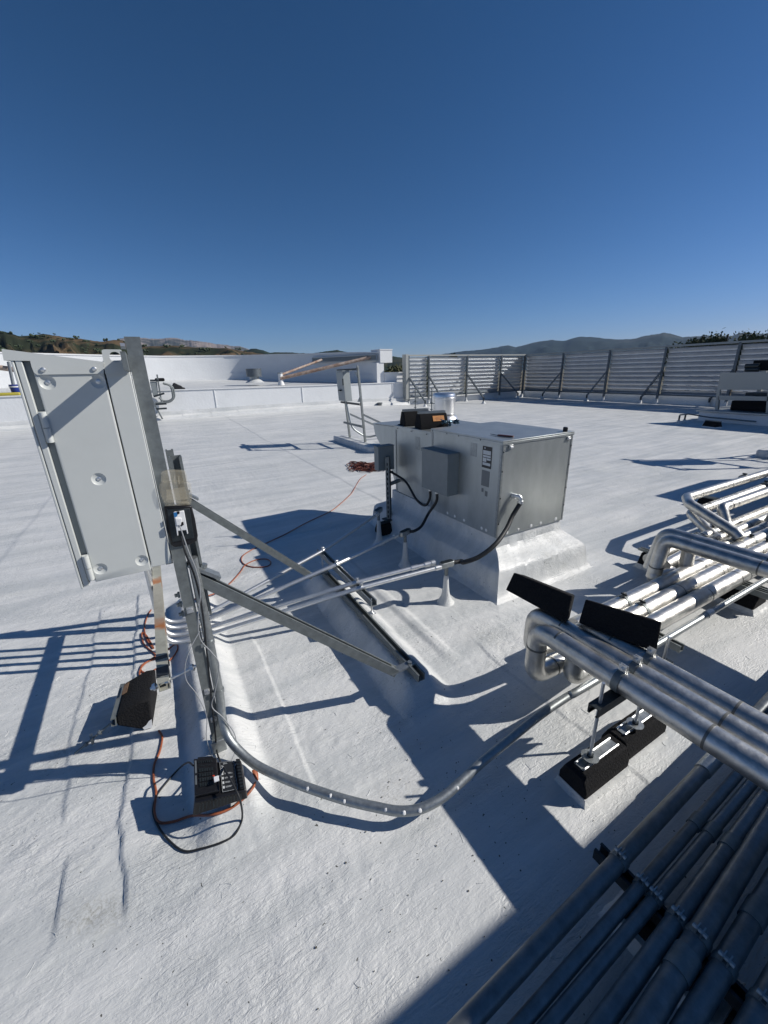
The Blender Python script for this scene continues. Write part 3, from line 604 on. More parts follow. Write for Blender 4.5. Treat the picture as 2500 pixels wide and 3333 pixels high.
for zc in (1.69, 1.60): q.cut(); q.tube([(-.034,1.50,zc), (-.046,1.50,zc)], .010, 6)
q.build('rail_bolt', 'zinc_bright', t)

# ---- cabinet
def z1(x, y): return (x/2.37, 1050+y/2.37)
YC = 1.47; YB = 2.36
def c1(x, y, Y=YC): return AY(*z1(x, y), Y)
X0 = -.261; Xs = -.0995
t = thing('electrical_cabinet', (-.19, 1.93, .965), 'grey painted steel control cabinet with sloped rain hood on the near stand', 'electrical cabinet')
pz0, pz1 = .979, 1.650
q = MB(); q.box((X0, YC, pz0), (Xs-.002, YB, pz1-.02)); enc = q.build('enclosure', 'cabinet_grey', t, bevel=.004)
q = MB(); q.box((Xs+.0015, YC+.004, pz0+.008), (-.0365, YB, pz1)); q.build('back_box', 'cabinet_grey', t, bevel=.002)
q = MB(); q.box((-.3015, YC-.002, pz0-.012), (-.2950, YB+.01, pz1+.004)); q.box((-.2925, YC-.002, pz0-.006), (-.2780, YB+.01, pz1+.004)); q.box((-.2955, YC+.004, pz0), (-.2920, YB-.004, pz1)); dr = q.build('door', 'cabinet_grey', t, bevel=.0025)
q = MB(); q.box((X0-.0175, YC+.012, pz0+.003), (X0+.002, YB-.01, pz1)); q.build('recess_shade', 'box_grey', t, smooth=False)  # gap between door and panel; its shade is put into a darker grey
for zc in (1.475, 1.035):
    q = MB(); q.obox((X0-.0075, YC+.003, zc), (.0095,0,0), (0,.004,0), (0,0,.043)); hg = q.build('hinge', 'cabinet_grey', t, bevel=.002)
    q = MB(); q.cyl((X0-.006, YC-.006, zc-.042), (X0-.006, YC-.006, zc-.002), .0075, 14); q.cyl((X0-.006, YC-.006, zc+.0), (X0-.006, YC-.006, zc+.042), .0075, 14); q.build('knuckle', 'cabinet_grey', hg)
hp = [(12,203),(28,292),(232,295),(245,345),(262,385),(284,402),(800,394),(800,303),(300,240)]
pp = [c1(x, y, YC-.004) for x, y in hp]
q = MB(); q.ext(pp, (0, .003, 0)); hd = q.build('rain_hood', 'cabinet_grey', t, smooth=False)
top0, top1 = pp[0], pp[7]; q = MB(); q.obox((V(top0[0],0,top0[2])+V(top1[0],0,top1[2]))/2+V(0,(YC-.003+YB+.02)/2,-.003), V((top1[0]-top0[0])/2,0,(top1[2]-top0[2])/2), (0,(YB+.02-YC+.002)/2,0), (0,0,.0025)); q.obox((V(pp[0][0],0,pp[0][2])+V(pp[1][0],0,pp[1][2]))/2+V(.001,(YC+YB)/2+.008,0), V((pp[1][0]-pp[0][0])/2,0,(pp[1][2]-pp[0][2])/2), (0,(YB-YC)/2+.01,0), (.0015,0,0)); q.build('hood_sheet', 'cabinet_grey', hd, smooth=False)
q = MB()
for x, y in ((333,363),(728,357)): q.cut(); c = c1(x, y, YC-.005); q.lathe(c, [(.0065,0),(.006,.0025),(.003,.004)], (0,-1,0), 16)
q.build('rivet', 'zinc_bright', hd)
# dished fastener recesses, cut into the sheet, each with its screw
cut = MB(); qs = MB()
for x, y in ((366,462),(757,455),(762,1208),(775,1900),(1095,1835)):
    c = c1(x, y, YC); cut.lathe(c-V(0,.004,0), [(.0200,0),(.0190,.0045),(.0165,.0065),(.0110,.0090),(.0065,.0098)], (0,1,0), 40)
    qs.cut(); qs.lathe(c+V(0,.0058,0), [(.0068,0),(.0062,.0022),(.0026,.0032),(.0024,.0018)], (0,-1,0), 16)
co_ = cut.build('cutter', 'cabinet_grey', t); bo = enc.modifiers.new('cut', 'BOOLEAN'); bo.operation = 'DIFFERENCE'; bo.object = co_; bo.solver = 'EXACT'
dg = bpy.context.evaluated_depsgraph_get(); me = bpy.data.meshes.new_from_object(enc.evaluated_get(dg)); enc.modifiers.clear(); enc.data = me; bpy.data.objects.remove(co_)
me.polygons.foreach_set('use_smooth', [True]*len(me.polygons)); me.set_sharp_from_angle(angle=R(32))
qs.build('screw', 'zinc_bright', t)
# lug plate with round hole at the top of the back
out = [c1(x, y, YC) for x, y in ((783,212),(800,206),(934,208),(948,240),(985,360),(1000,398),(812,398))]
hc = c1(890, 266, YC)
def ring_plate(poly, hc, r_, th, n=48):
    P = [(p[0], p[2]) for p in poly]; vs = []; 
    for i in range(n):
        a = 2*math.pi*i/n; dx, dz = math.cos(a), math.sin(a); best = None
        for j in range(len(P)):
            x1, y1 = P[j]; x2, y2 = P[(j+1) % len(P)]; ex, ey = x2-x1, y2-y1; den = dx*ey-dz*ex
            if abs(den) < 1e-9: continue
            tt = ((x1-hc[0])*ey-(y1-hc[2])*ex)/den; ss = ((x1-hc[0])*dz-(y1-hc[2])*dx)/den
            if tt > 0 and -1e-6 <= ss <= 1+1e-6 and (best is None or tt < best): best = tt
        vs += [(hc[0]+dx*r_, hc[1], hc[2]+dz*r_), (hc[0]+dx*best, hc[1], hc[2]+dz*best)]
    k = len(vs); vs += [(x, y+th, z) for x, y, z in vs]; fs = []
    for i in range(n):
        a, b_, c, d = 2*i, 2*i+1, 2*((i+1) % n)+1, 2*((i+1) % n); fs += [(a, b_, c, d), (a+k, d+k, c+k, b_+k), (a, d, d+k, a+k), (b_, b_+k, c+k, c)]
    return vs, fs
q = MB(); q.add(*ring_plate(out, hc, .0145, .003)); q.build('lifting_lug', 'cabinet_grey', t, smooth=False)

# ---- weatherproof outlet
def z5(x, y): return (450+x/4.022, 1450+y/4.022)
YO = 1.484
t = thing('outdoor_outlet', AY(*z5(560,1300), YO), 'black weatherproof outlet with its smoky clear cover flipped open', 'outlet')
bx = [AY(*z5(*p), YO) for p in ((340,800),(700,790),(745,960),(782,1180),(775,1250),(700,1295),(480,1335),(435,1310),(380,1100))]
q = MB(); q.ext(bx, (0, .027, 0)); bd = q.build('housing', 'black_plastic', t, bevel=.004, smooth=True)
q = MB(); q.ext([AY(*z5(*p), YO-.004) for p in ((375,835),(675,825),(735,1210),(450,1270))], (0, .003, 0)); q.build('inner_tray', 'dark_steel', t, bevel=.002)
q = MB(); q.ext([AY(*z5(*p), YO-.016) for p in ((462,880),(600,855),(655,1155),(640,1165),(625,1110),(520,1120),(525,1180),(510,1185))], (0, .011, 0)); rc = q.build('receptacle', 'white_plastic', t, bevel=.002)
q = MB(); q.ext([AY(*z5(*p), YO-.019) for p in ((530,1020),(590,1000),(597,1040),(575,1050),(545,1060))], (0,.002,0)); q.ext([AY(*z5(*p), YO-.019) for p in ((500,868),(540,862),(542,892),(510,905))], (0,.002,0)); q.build('socket_face', 'ink', rc, smooth=False)
# open cover: shell seen from outside, leaning back
ca, cb_ = AY(*z5(345,800), YO-.004), AY(*z5(695,780), YO-.004)
q = MB()
lower = [AY(*z5(*p), YO-.024) for p in ((335,760),(290,640),(272,560),(290,505),(330,480),(660,478),(690,510),(706,640),(695,775))]
q.ext(lower, (0, .023, 0)); 
upper = [AY(*z5(*p), YO-.020) for p in ((298,490),(305,350),(400,320),(600,330),(625,345),(650,478))]
q.ext(upper, (0, .020, 0)); cv = q.build('clear_cover', 'smoky_clear', t, bevel=.005, seg=3)
q = MB(); q.ext([AY(*z5(*p), YO-.002) for p in ((350,795),(350,750),(430,752),(440,775),(560,760),(570,735),(650,725),(690,780))], (0,.006,0)); q.build('hinge', 'smoky_clear', t)
q = MB(); q.ext([AY(*z5(*p), YO-.0255) for p in ((365,580),(610,545),(655,705),(370,722))], (0,.0012,0)); q.build('moulded_panel', 'smoky_clear', cv)
q = MB()
for xa in (415, 468, 522): q.ext([AY(*z5(*p), YO-.0255) for p in ((xa,400),(xa+14,400),(xa+22,510),(xa+4,510))], (0,.002,0))
q.build('rib', 'smoky_clear', cv)
q = MB(); q.ext([AY(*z5(*p), YO-.030) for p in ((462,880),(500,872),(512,930),(475,945))], (0,.012,0)); q.ext([AY(*z5(*p), YO-.038) for p in ((485,965),(570,955),(560,1045),(500,1050))], (0,.02,0)); 
o = q.build('phone_charger_plug', 'white_plastic', bevel=.002); tg(o, 'white cube charger plugged into the open black outlet', 'charger plug')
q = MB(); q.ext([AY(*z5(*p), YO-.032) for p in ((462,880),(505,872),(515,925),(475,945))], (0,.001,0)); q.build('blue_sticker', 'blue_plastic', o, smooth=False)

# ---- battery charger
TL, TR, BR, BL = G(631,2485,.185), G(784,2474,.185), G(801,2574,.150), G(634,2612,.150)
bl, brr = G(627,2658,.098), G(807,2599,.098); n_ = norm(np.cross(BR-BL, TL-BL)); ex = norm(BR-BL); ey = norm(TL-BL)
t = thing('battery_charger', (bl+brr)/2, 'black two-bay tool battery charger propped against the post foot', 'battery charger')
tl2, tr2 = TL-n_*.06, TR-n_*.06
q = MB(); q.add([bl, brr, tr2, tl2, BL, BR, TR, TL], [(3,2,1,0),(4,5,6,7),(0,1,5,4),(1,2,6,5),(2,3,7,6),(3,0,4,7)]); bd = q.build('housing', 'black_plastic', t, bevel=.004)
def on(u, v, h=0.): return BL+(BR-BL)*u+(TL-BL)*v+(TR-TL-(BR-BL))*u*v+n_*h
def plate(mb, u0, u1, v0, v1, h0, h1): mb.hexa([on(u0,v0,h0), on(u1,v0,h0), on(u1,v1,h0), on(u0,v1,h0), on(u0,v0,h1), on(u1,v0,h1), on(u1,v1,h1), on(u0,v1,h1)])
q = MB(); plate(q, .02, .50, .10, 1.06, .001, .020); plate(q, .10, .44, 1.0, 1.12, .0, .016); by = q.build('battery_bay', 'black_plastic', t, bevel=.003)
q = MB(); plate(q, .54, .86, .08, .98, .001, .005); fp = q.build('label_panel', 'label_black', t, bevel=.001)
q = MB(); plate(q, .90, .99, .05, 1.0, .0, .014); q.build('side_rail', 'black_plastic', t, bevel=.002)
q = MB()
for i in range(6):
    for j in range(4): plate(q, .13+i*.05, .165+i*.05, .28+j*.13, .375+j*.13, .0195, .0235)
for i in range(7): plate(q, .12+i*.045, .14+i*.045, .92, .98, .0195, .0225)
plate(q, .12, .36, .84, .855, .0195, .0215)
q.build('vent_louvre', 'dark_steel', by, smooth=False)
q = MB()
for i in range(9): plate(q, .905, .985, .08+i*.1, .13+i*.1, .0135, .0165)
q.build('grip_rib', 'dark_steel', t, smooth=False)
q = MB(); nf = norm(np.cross(brr-bl, BL-bl))
for i in range(13):
    u = .10+i*.065; p = bl+(brr-bl)*u; p2 = BL+(BR-BL)*u; w2 = (brr-bl)*.018; a = p+(p2-p)*.25-nf*.0; b2 = p+(p2-p)*.88
    for sgn in (1, -1): pass
    q.add([a+nf*.001, a+w2+nf*.001, b2+w2+nf*.001, b2+nf*.001, a+nf*.005, a+w2+nf*.005, b2+w2+nf*.005, b2+nf*.005], [(3,2,1,0),(4,5,6,7),(0,1,5,4),(1,2,6,5),(2,3,7,6),(3,0,4,7)])
q.build('front_rib', 'dark_steel', t, smooth=False)
q = MB(); plate(q, .395, .435, .34, .54, .0205, .0225); q.build('orange_mark', 'red_label', by, smooth=False)
q = MB(); plate(q, .045, .08, .66, 1.0, .0205, .0213); plate(q, .045, .075, .36, .60, .0205, .0213); q.build('rating_label', 'label_grey', by, smooth=False)
q = MB()
for u0, u1, v0, v1 in ((.55,.85,.09,.095),(.55,.85,.955,.96),(.55,.554,.09,.96),(.846,.85,.09,.96)): plate(q, u0, u1, v0, v1, .0052, .0058)
for k, v in enumerate((.18, .31, .44, .57)):
    plate(q, .565, .60, v, v+.07, .0052, .0058); plate(q, .62, .79-.03*(k % 2), v+.045, v+.053, .0052, .0058); plate(q, .62, .73+.02*k, v+.02, v+.028, .0052, .0058)
q.build('panel_print', 'label_white', fp, smooth=False)
textmesh('lettering', '20V/18V', 'label_white', fp, on(.565, .755, .0058), ex, ey, .0165)
textmesh('lettering', 'LITHIUM-ION', 'label_white', fp, on(.565, .69, .0058), ex, ey, .0085)
textmesh('lettering', 'DUAL FAST', 'label_white', fp, on(.62, .88, .0058), ex, ey, .009)

# ---- cords
def path(*pts):
    o_ = []
    for k, a, b_, c in pts: o_.append(AY(a, b_, c) if k == 'Y' else G(a, b_, c))
    return o_
def rh(p): return float(roof_h(np.array([p[0]]), np.array([p[1]]))[0])
def gr(px, py, lift=.006):
    z = 0.
    for i in range(5): p = G(px, py, z); z = rh(p)+lift
    return G(px, py, z)
q = MB(); q.tube(spline([AY(577,1692,1.465), AY(590,1725,1.450), AY(612,1790,1.440), AY(640,1860,1.435), AY(652,1930,1.440), AY(645,2010,1.450), AY(652,2080,1.450), AY(690,2125,1.450), AY(713,2165,1.450), AY(700,2250,1.460), AY(690,2300,1.470), AY(725,2335,1.450), AY(762,2385,1.430), AY(768,2430,1.410)]+[G(752,2480,.16), G(715,2525,.185), G(700,2538,.188)], 7), .0021, 8)
tg(q.build('phone_cable', 'white_cord'), 'thin white cable looping from the outlet plug down to the charger', 'cable')
q = MB(); q.ext([G(696,2532,.196), G(712,2527,.196), G(714,2542,.196), G(698,2548,.196)], (0,0,.006)); o = q.build('cable_end_plug', 'white_plastic', bevel=.001); tg(o, 'small white rectangular plug end of the thin cable lying on the charger', 'plug')
q = MB(); q.tube(spline([AY(590,1745,1.465), AY(604,1800,1.450), AY(632,1870,1.445), AY(652,1950,1.450), AY(664,2030,1.455), AY(672,2110,1.460), AY(680,2190,1.470), AY(690,2290,1.475), AY(700,2380,1.470), AY(708,2455,1.460)]+[G(735,2510,.20), G(762,2560,.20), G(783,2610,.165), gr(788,2665,.01), gr(765,2715), gr(720,2742), gr(655,2762), gr(600,2770), gr(555,2740), gr(515,2690), gr(498,2640), gr(510,2590), gr(548,2540), gr(585,2500,.02), G(612,2482,.13), G(630,2492,.16)], 7), .0036, 9)
tg(q.build('charger_cord', 'rubber_flex'), 'black power cord running down the post and looping below the charger', 'cord')
q = MB(); q.tube(spline([AY(650,2055,1.450), AY(620,2110,1.430), AY(603,2165,1.420), AY(607,2215,1.420), AY(640,2260,1.430), AY(672,2330,1.450), AY(672,2400,1.460), AY(688,2460,1.460)], 7), .0016, 8)
tg(q.build('thin_wire', 'white_cord'), 'thin grey wire bowing out left of the near post', 'wire')
q = MB(); pl = [gr(517,2378), gr(528,2400), gr(520,2445), gr(502,2490), gr(500,2535), gr(508,2580), gr(502,2640), gr(518,2676), gr(565,2674), gr(625,2655), gr(690,2652), gr(745,2634), gr(790,2602,.012), gr(822,2566,.016), G(833,2542,.045)]
q.tube(spline(pl, 8), .0047, 10); oc = q.build('extension_cord', 'orange_cord'); tg(oc, 'orange extension cord passing under the charger with its plug beside it', 'cord')
a, b_, c_ = G(833,2540,.045), G(826,2508,.06), G(823,2496,.066)
q = MB(); q.tube([a+(a-b_)*.3, a, a+(b_-a)*.5, b_], [.007, .011, .014, .012], 12); pg = q.build('plug', 'orange_cord', oc)
d = norm(c_-b_); s_ = norm(np.cross(d, V(0,0,1)));  q = MB(); q.bar(b_+s_*.004, b_+s_*.004+d*.014, .0015, .005); q.bar(b_-s_*.004, b_-s_*.004+d*.014, .0015, .005); q.build('prong', 'zinc_bright', pg)
q = MB(); lp = [gr(516,2235), gr(500,2262), gr(488,2245)]
loop = [gr(508,2240), gr(478,2218), gr(455,2200), gr(462,2170), gr(500,2140), gr(545,2115), gr(572,2096), gr(578,2112), gr(560,2142), gr(520,2170), gr(480,2190), gr(458,2180), gr(468,2160), gr(510,2140), gr(500,2125), gr(468,2095), gr(462,2060), gr(478,2070), gr(500,2110), gr(480,2085), gr(470,2045), gr(480,2005), gr(492,1985)]
q.tube(spline(loop, 6), .0045, 9); tg(q.build('extension_cord', 'orange_cord'), 'orange cord coiled loosely on the roof behind the rusty rail', 'cord')
q = MB(); pl = [gr(610,1953), gr(655,1945), gr(715,1925), gr(752,1895), gr(782,1862), gr(800,1838), gr(835,1822), gr(868,1820), gr(882,1832), gr(866,1844), gr(820,1845), gr(790,1832), gr(788,1812), gr(815,1792), gr(866,1768), gr(930,1738), gr(1000,1700), gr(1074,1665), gr(1110,1638), gr(1140,1610), gr(1150,1596), gr(1172,1560), gr(1192,1545)]
q.tube(spline(pl, 7), .0048, 8); tg(q.build('extension_cord', 'orange_cord'), 'long orange cord crossing the roof from the near stand to the coil', 'cord')
# heap of cord
q = MB(); rs = random.Random(5); cc = V(3.12, 6.25, 0); pts = []; ph = 0
for i in range(230):
    ph += rs.uniform(.35, .62); r1 = rs.uniform(.06, .46)*(1+.35*math.sin(i*.21)); pts.append(cc+V(math.cos(ph)*r1*.60+.14*math.sin(i*.13), math.sin(ph)*r1*.95+.20*math.cos(i*.17), .012+.045*rs.random()*max(.1, 1-r1*2)))
pts = [cc+(p-cc)*V(.82,.82,1) for p in pts]
q.tube(spline(pts, 4), .0075, 6); tg(q.build('cord_heap', 'red_cord'), 'reddish extension cord dropped in a tangled heap on the roof', 'cord')

# ---- loose block with rod lying by the near stand
def rubber_block(L_, W_, Hh, top=.6):
    b_ = MB(); w0, w1 = W_/2, W_/2*top; l0, l1 = L_/2, L_/2*.96; hk = Hh*.3
    sec = [(-w0, 0), (w0, 0), (w0, hk), (w1, Hh), (-w1, Hh), (-w0, hk)]
    b_.ext([(-L_/2, x, z) for x, z in sec], (L_, 0, 0)); return b_
def xform(mb, M):
    mb.v = [tuple(M @ Vector(p)) for p in mb.v]; return mb
def frame(o_, ex, ez):
    ex = norm(ex); ez = V(*ez); ez = norm(ez-ex*(ez@ex)); ey = np.cross(ez, ex); M = Matrix.Identity(4)
    for i in range(3): M[i][0] = ex[i]; M[i][1] = ey[i]; M[i][2] = ez[i]; M[i][3] = o_[i]
    return M
o_ = V(-.405, 1.985, .082); Mx = frame(o_+V(.150,.0,.0), (-.10, -1, .05), (-1, .1, .12))
t = thing('rubber_support_block', (-.33, 1.99, 0), 'black rubber block with orange label tipped on its side left of the near stand', 'pipe block')
b_ = xform(rubber_block(.25, .155, .140, .34), Mx); b_.build('block', 'rubber', t, bevel=.008)
q = MB(); q.chan((-.13, 0, .151), (.13, 0, .151), (0,0,1), .041, .021); xform(q, Mx); q.build('strut', 'galvanised_dull', t)
q = MB(); q.obox((-.045, .0470, .125), (.040,0,0), (0,.0055,-.0110), (0,.0006,.0003)); xform(q, Mx); mat('label_faded', (.26,.15,.075), .6, 0., 60, .3); q.build('label', 'label_faded', t, smooth=False)
q = MB(); q.ext([(.1245,-.075,.0),(.1245,-.03,.0),(.1245,-.036,.012),(.1245,-.055,.024),(.1245,-.066,.04),(.1245,-.079,.034)], (.0015,0,0)); xform(q, Mx); q.build('paint_smear', 'paint_white', t)
ra, rb = G(372,2345,.085), G(244,2452,.012); rd_ = norm(rb-ra); ll = np.linalg.norm(rb-ra); q = MB(); q.cyl(ra, rb, .0045, 8); q.tube([ra+rd_*ll*.35, ra+rd_*ll*.40], .011, 6); q.obox(ra+rd_*ll*.58, np.cross(rd_, V(0,0,1))*.019, rd_*.006, (0,0,.015)); q.tube([ra+rd_*ll*.7, ra+rd_*ll*.76], .010, 6); q.build('threaded_rod', 'galvanised_dull', t)

# ============================================================ EMT CONDUITS, TRAPEZE
ZT = .285
cl = [G(1052,1792,ZT), G(1097,1836,ZT), G(1163,1895,ZT), G(1177,1912,ZT)]
s1 = V(1.709, 3.204, .336); s2 = G(1312,1738,.30); s3 = V(1.609, 2.021, .30)
mids = [(.10, [G(663,2004,.115), G(700,1995,.13)]), (.10, [G(672,2020,.11)]), (.1, [G(672,2046,.115)]), (.1, [G(680,2066,.11)])]
rise = [V(-.190, 2.60, 0), V(-.188, 2.52, 0), V(-.186, 2.44, 0), V(-.184, 2.36, 0)]
ends = [s1+V(-.03,-.05,.0), s2+V(-.05,-.0,0), s3+V(-.10,.05,.02), s3+V(-.045,-.0,0)]
lab = ['steel conduit highest and farthest of the four crossing the strut rack', 'steel conduit second from the far end of the strut rack', 'steel conduit third on the strut rack, paired with the nearest one', 'steel conduit nearest the viewer of the four on the strut rack']
RC = .0143
for k in range(4):
    zb = .115; r_ = rise[k]; mid = mids[k][1][0]
    pts = [r_+V(0,0,.965), r_+V(0,0,.11), mid, cl[k], ends[k]]
    if k == 0: pts = [r_+V(0,0,.965), r_+V(0,0,.11), mid, cl[k], ends[k]]
    q = MB(); q.tube(fillet(pts, [.20, .25, .1], 10), RC, 14); o = q.build('conduit', 'zinc_bright'); tg(o, lab[k], 'conduit', 'conduits on the strut rack')
    a, e = cl[k], ends[k]; d = norm(e-a); q = MB(); ln = np.linalg.norm(e-a)
    q.cyl(e-d*.05, e-d*.005, RC*1.35, 16)
    if k == 2: q.cyl(e-d*(.0), e+d*.03, RC*1.5, 16); q.cut(); q.cyl(a+d*(ln*.72), a+d*(ln*.72+.05), RC*1.25, 16)
    q.build('connector', 'zinc_bright', o)
    q = MB(); q.cyl(r_+V(0,0,.80), r_+V(0,0,.86), RC*1.3, 14); q.build('coupling', 'zinc_bright', o)
# trapeze
a, b_ = G(1030,1785,ZT-.042)+V(0,.02,0), G(1216,1968,ZT-.042); a = V(cl[0][0], cl[0][1]+.09, ZT-.036); b_ = V(cl[3][0]+.005, cl[3][1]-.16, ZT-.036)
t = thing('strut_rack', (a+b_)/2-V(0,0,.1), 'slotted strut rack on rods carrying four conduits above the anchor rail', 'strut rack')
q = MB(); q.chan(a, b_, (0,0,1), .041, .041); q.build('strut', 'galvanised', t)
for p in (a+V(.0,-.05,0), b_+V(0,.035,0)):
    q = MB(); q.cyl((p[0],p[1],.12), (p[0],p[1],ZT-.02), .005, 8); rd = q.build('rod', 'zinc_bright', t)
    q = MB(); q.tube([(p[0],p[1],.165),(p[0],p[1],.172)], .014, 6); q.box((p[0]-.02,p[1]-.02,.160),(p[0]+.02,p[1]+.02,.164)); q.build('nut', 'zinc_bright', rd)
for k in range(4):
    d = norm(ends[k]-cl[k]); q = MB(); q.tube([cl[k]-d*.011, cl[k]+d*.011], RC+.0035, 16); q.obox(cl[k]+V(0,0,RC+.008), V(*d)*.010, (0,0,0.011), np.cross(d, V(0,0,1))*.005); q.tube([cl[k]+V(0,0,RC+.010)-np.cross(d,V(0,0,1))*.018, cl[k]+V(0,0,RC+.010)+np.cross(d,V(0,0,1))*.018], .005, 6); q.build('pipe_clamp', 'zinc_bright', t)
# conduit bodies on white roof stubs
def roof_stub(x, y, z, label, dirv, L_=.12):
    t = thing('roof_penetration', (x, y, 0), label, 'conduit stub', 'painted conduit stubs beside the air handler')
    q = MB(); q.lathe((x,y,0), [(.075,-.01),(.055,.012),(.034,.05),(.026,.09),(.022,.13),(.017,z*.72),(.0165,z*.74)], n=20); q.build('boot', 'roof_coating', t)
    q = MB(); q.cyl((x,y,z*.6), (x,y,z-.01), .0135, 14); q.build('riser', 'galvanised_dull', t)
    d = norm(V(*dirv)); c = V(x,y,z+.008); s_ = norm(np.cross(d, V(0,0,1))); q = MB()
    pr = []; 
    for i in range(12): an = math.pi*i/11-math.pi/2; pr.append(c+d*(L_/2-.022)+d*.022*math.cos(an)+s_*.022*math.sin(an))
    for i in range(12): an = math.pi*i/11+math.pi/2; pr.append(c-d*(L_/2-.022)+d*.022*math.cos(an)+s_*.022*math.sin(an))
    q.ext([p-V(0,0,.020) for p in pr], (0,0,.040)); bd = q.build('conduit_body', 'galvanised', t, bevel=.003)
    q = MB(); q.ext([c+(p-c)*.82+V(0,0,.0205) for p in pr], (0,0,.003)); q.build('gasket_cover', 'dark_steel', bd, bevel=.001); return c
roof_stub(s1[0], s1[1], s1[2]-.0, 'tallest white-footed stub with a dark elbow body, in the shade by the far post', ends[0]-cl[0])
roof_stub(s2[0]+.02, s2[1], s2[2], 'white-footed stub where the curved whip from the junction box lands', ends[1]-cl[1], .13)
roof_stub(s3[0], s3[1], s3[2], 'nearest white-footed stub, sunlit foot, joined by the long black whip', ends[3]-cl[3], .12)

# thick hose-like conduit from the post to the pipe trio
q = MB(); P_ = [V(.030,1.500,.98), V(.030,1.498,.6), V(.028,1.492,.36), G(722,2330,.27), G(738,2390,.2), G(775,2440,.15), G(830,2487,.115), G(905,2525,.098), G(1000,2563,.085), G(1130,2605,.075), G(1230,2628,.07), G(1300,2640,.07), G(1370,2632,.075), G(1440,2596,.085), G(1500,2545,.10), G(1570,2480,.12), G(1650,2415,.14), G(1750,2334,.165), G(1850,2266,.185), V(1.5,.855,.20), V(2.2,.855,.20), V(3.0,.855,.20), V(5.5,.855,.20)]
q.tube(spline(P_, 7), .0175, 18); hs = q.build('thick_conduit', 'galvanised'); tg(hs, 'thick steel conduit sweeping across the roof from the post foot to under the insulated pipes', 'conduit')
q = MB()
for z_ in (.62, .38): q.cut(); q.cyl((.029,1.495,z_-.008), (.029,1.495,z_+.008), .0205, 16); q.obox((.010, 1.484, z_), (.012,0,0), (0,.002,0), (0,0,.009))
q.build('strap', 'galvanised', hs)
q = MB(); 
for x_ in (2.62, 3.55): q.cut(); q.cyl((x_,.855,.20), (x_+.06,.855,.20), .0215, 16)
q.build('coupling', 'zinc_bright', hs)
q = MB(); rs = random.Random(9)
for p in (G(1000,2563,.085), G(1075,2585,.08), G(1120,2602,.075), G(1250,2632,.07), G(1310,2640,.071), G(1362,2632,.075), G(880,2512,.09), G(1480,2560,.094)):
    q.lathe(p+V(rs.uniform(-.002,.002), -.013, .0085), [(.009,0),(.007,.004),(.002,.006)], (rs.uniform(-.4,.4),-.9,.7), 7)
q.build('paint_splash', 'paint_white', hs)

# ============================================================ AIR HANDLER
XU0, XU1, YU0, YM, YR, YE, ZU0, ZU1 = 2.08, 2.825, 2.03, 2.87, 3.52, 3.99, .392, 1.125
t = thing('air_handler', (2.45, 2.9, 0), 'galvanised rooftop air handler box on a white coated curb', 'air handler')
q = MB(); q.box((XU0, YU0, ZU0), (XU1, YM, ZU1-.012)); main = q.build('blower_section', 'galvanised_sheet', t, bevel=.002)
q = MB(); q.box((XU0+.020, YM+.001, ZU0+.012), (XU1-.012, YR, ZU1-.045)); rear = q.build('rear_section', 'galvanised_sheet', t, bevel=.002)
q = MB(); q.ext([(XU0+.02, YR+.001, ZU1-.055), (XU0+.02, YE, ZU1-.070), (XU0+.02, YE-.03, ZU1-.17), (XU0+.02, YR+.12, .66), (XU0+.02, YR+.001, .45)], (XU1-XU0-.04, 0, 0)); hood = q.build('intake_hood', 'galvanised_sheet', t, bevel=.001)
q = MB(); q.box((XU0-.006, YU0-.006, ZU1-.012+.0005), (XU1+.006, YM+.004, ZU1)); q.box((XU0-.006, YU0-.006, ZU1-.03), (XU1+.006, YU0-.0005, ZU1-.0125)); q.box((XU0-.006, YU0-.0005, ZU1-.03), (XU0-.0005, YM+.004, ZU1-.0125)); lid = q.build('lid', 'galvanised_sheet', t, bevel=.0015)
q = MB(); q.box((XU0+.004, YM+.005, ZU1-.044), (XU1-.004, YR+.004, ZU1-.034)); q.box((XU0+.010, YM+.005, ZU1-.078), (XU0+.0185, YR+.004, ZU1-.0445)); q.obox((.5*(XU0+XU1), (YR+YE)/2+.004, ZU1-.054), ((XU1-XU0)/2-.012,0,0), (0,(YE-YR)/2,-.0075), (0,0,.004)); q.build('rear_lid', 'galvanised_sheet', t, bevel=.0015)
q = MB(); q.box((XU0-.0035, YM-.022, ZU0+.004), (XU0-.0004, YM-.0005, ZU1-.032)); q.cut(); q.box((XU0-.0035, YU0+.001, ZU0+.004), (XU0-.0004, YU0+.020, ZU1-.032)); q.cut(); q.box((XU0+.016, YR-.020, ZU0+.016), (XU0+.0195, YR-.001, ZU1-.08)); q.build('corner_flange', 'galvanised', t, smooth=False)
# right-hand face panel seam trims, screws, latches
q = MB(); q.box((XU0+.002, YU0-.003, ZU0+.002), (XU0+.018, YU0-.0005, ZU1-.035)); q.cut(); q.box((XU1-.018, YU0-.003, ZU0+.002), (XU1-.002, YU0-.0005, ZU1-.035)); q.build('corner_trim', 'galvanised', t, smooth=False)
q = MB()
for x_, z_ in [(XU0+.010, ZU1-.08), (XU0+.010, ZU1-.22), (XU0+.010, ZU1-.42), (XU0+.010, ZU1-.62), (XU1-.010, ZU1-.11), (XU1-.010, ZU1-.26), (XU1-.010, ZU1-.45), (XU1-.010, ZU1-.6)]: q.lathe((x_, YU0-.003, z_), [(.006,0),(.005,.003),(.002,.004)], (0,-1,0), 10)
for y_ in (YM-.02, YM-.22, 2.5, 2.25): q.lathe((XU0-.006, y_, ZU1-.02), [(.005,0),(.004,.003)], (-1,0,0), 10)
for y_ in (2.95, 3.2, 3.45): q.lathe((XU0+.004, y_, ZU1-.06), [(.006,0),(.005,.004)], (-1,0,0), 10)
q.build('screw', 'dark_steel', t)
q = MB()
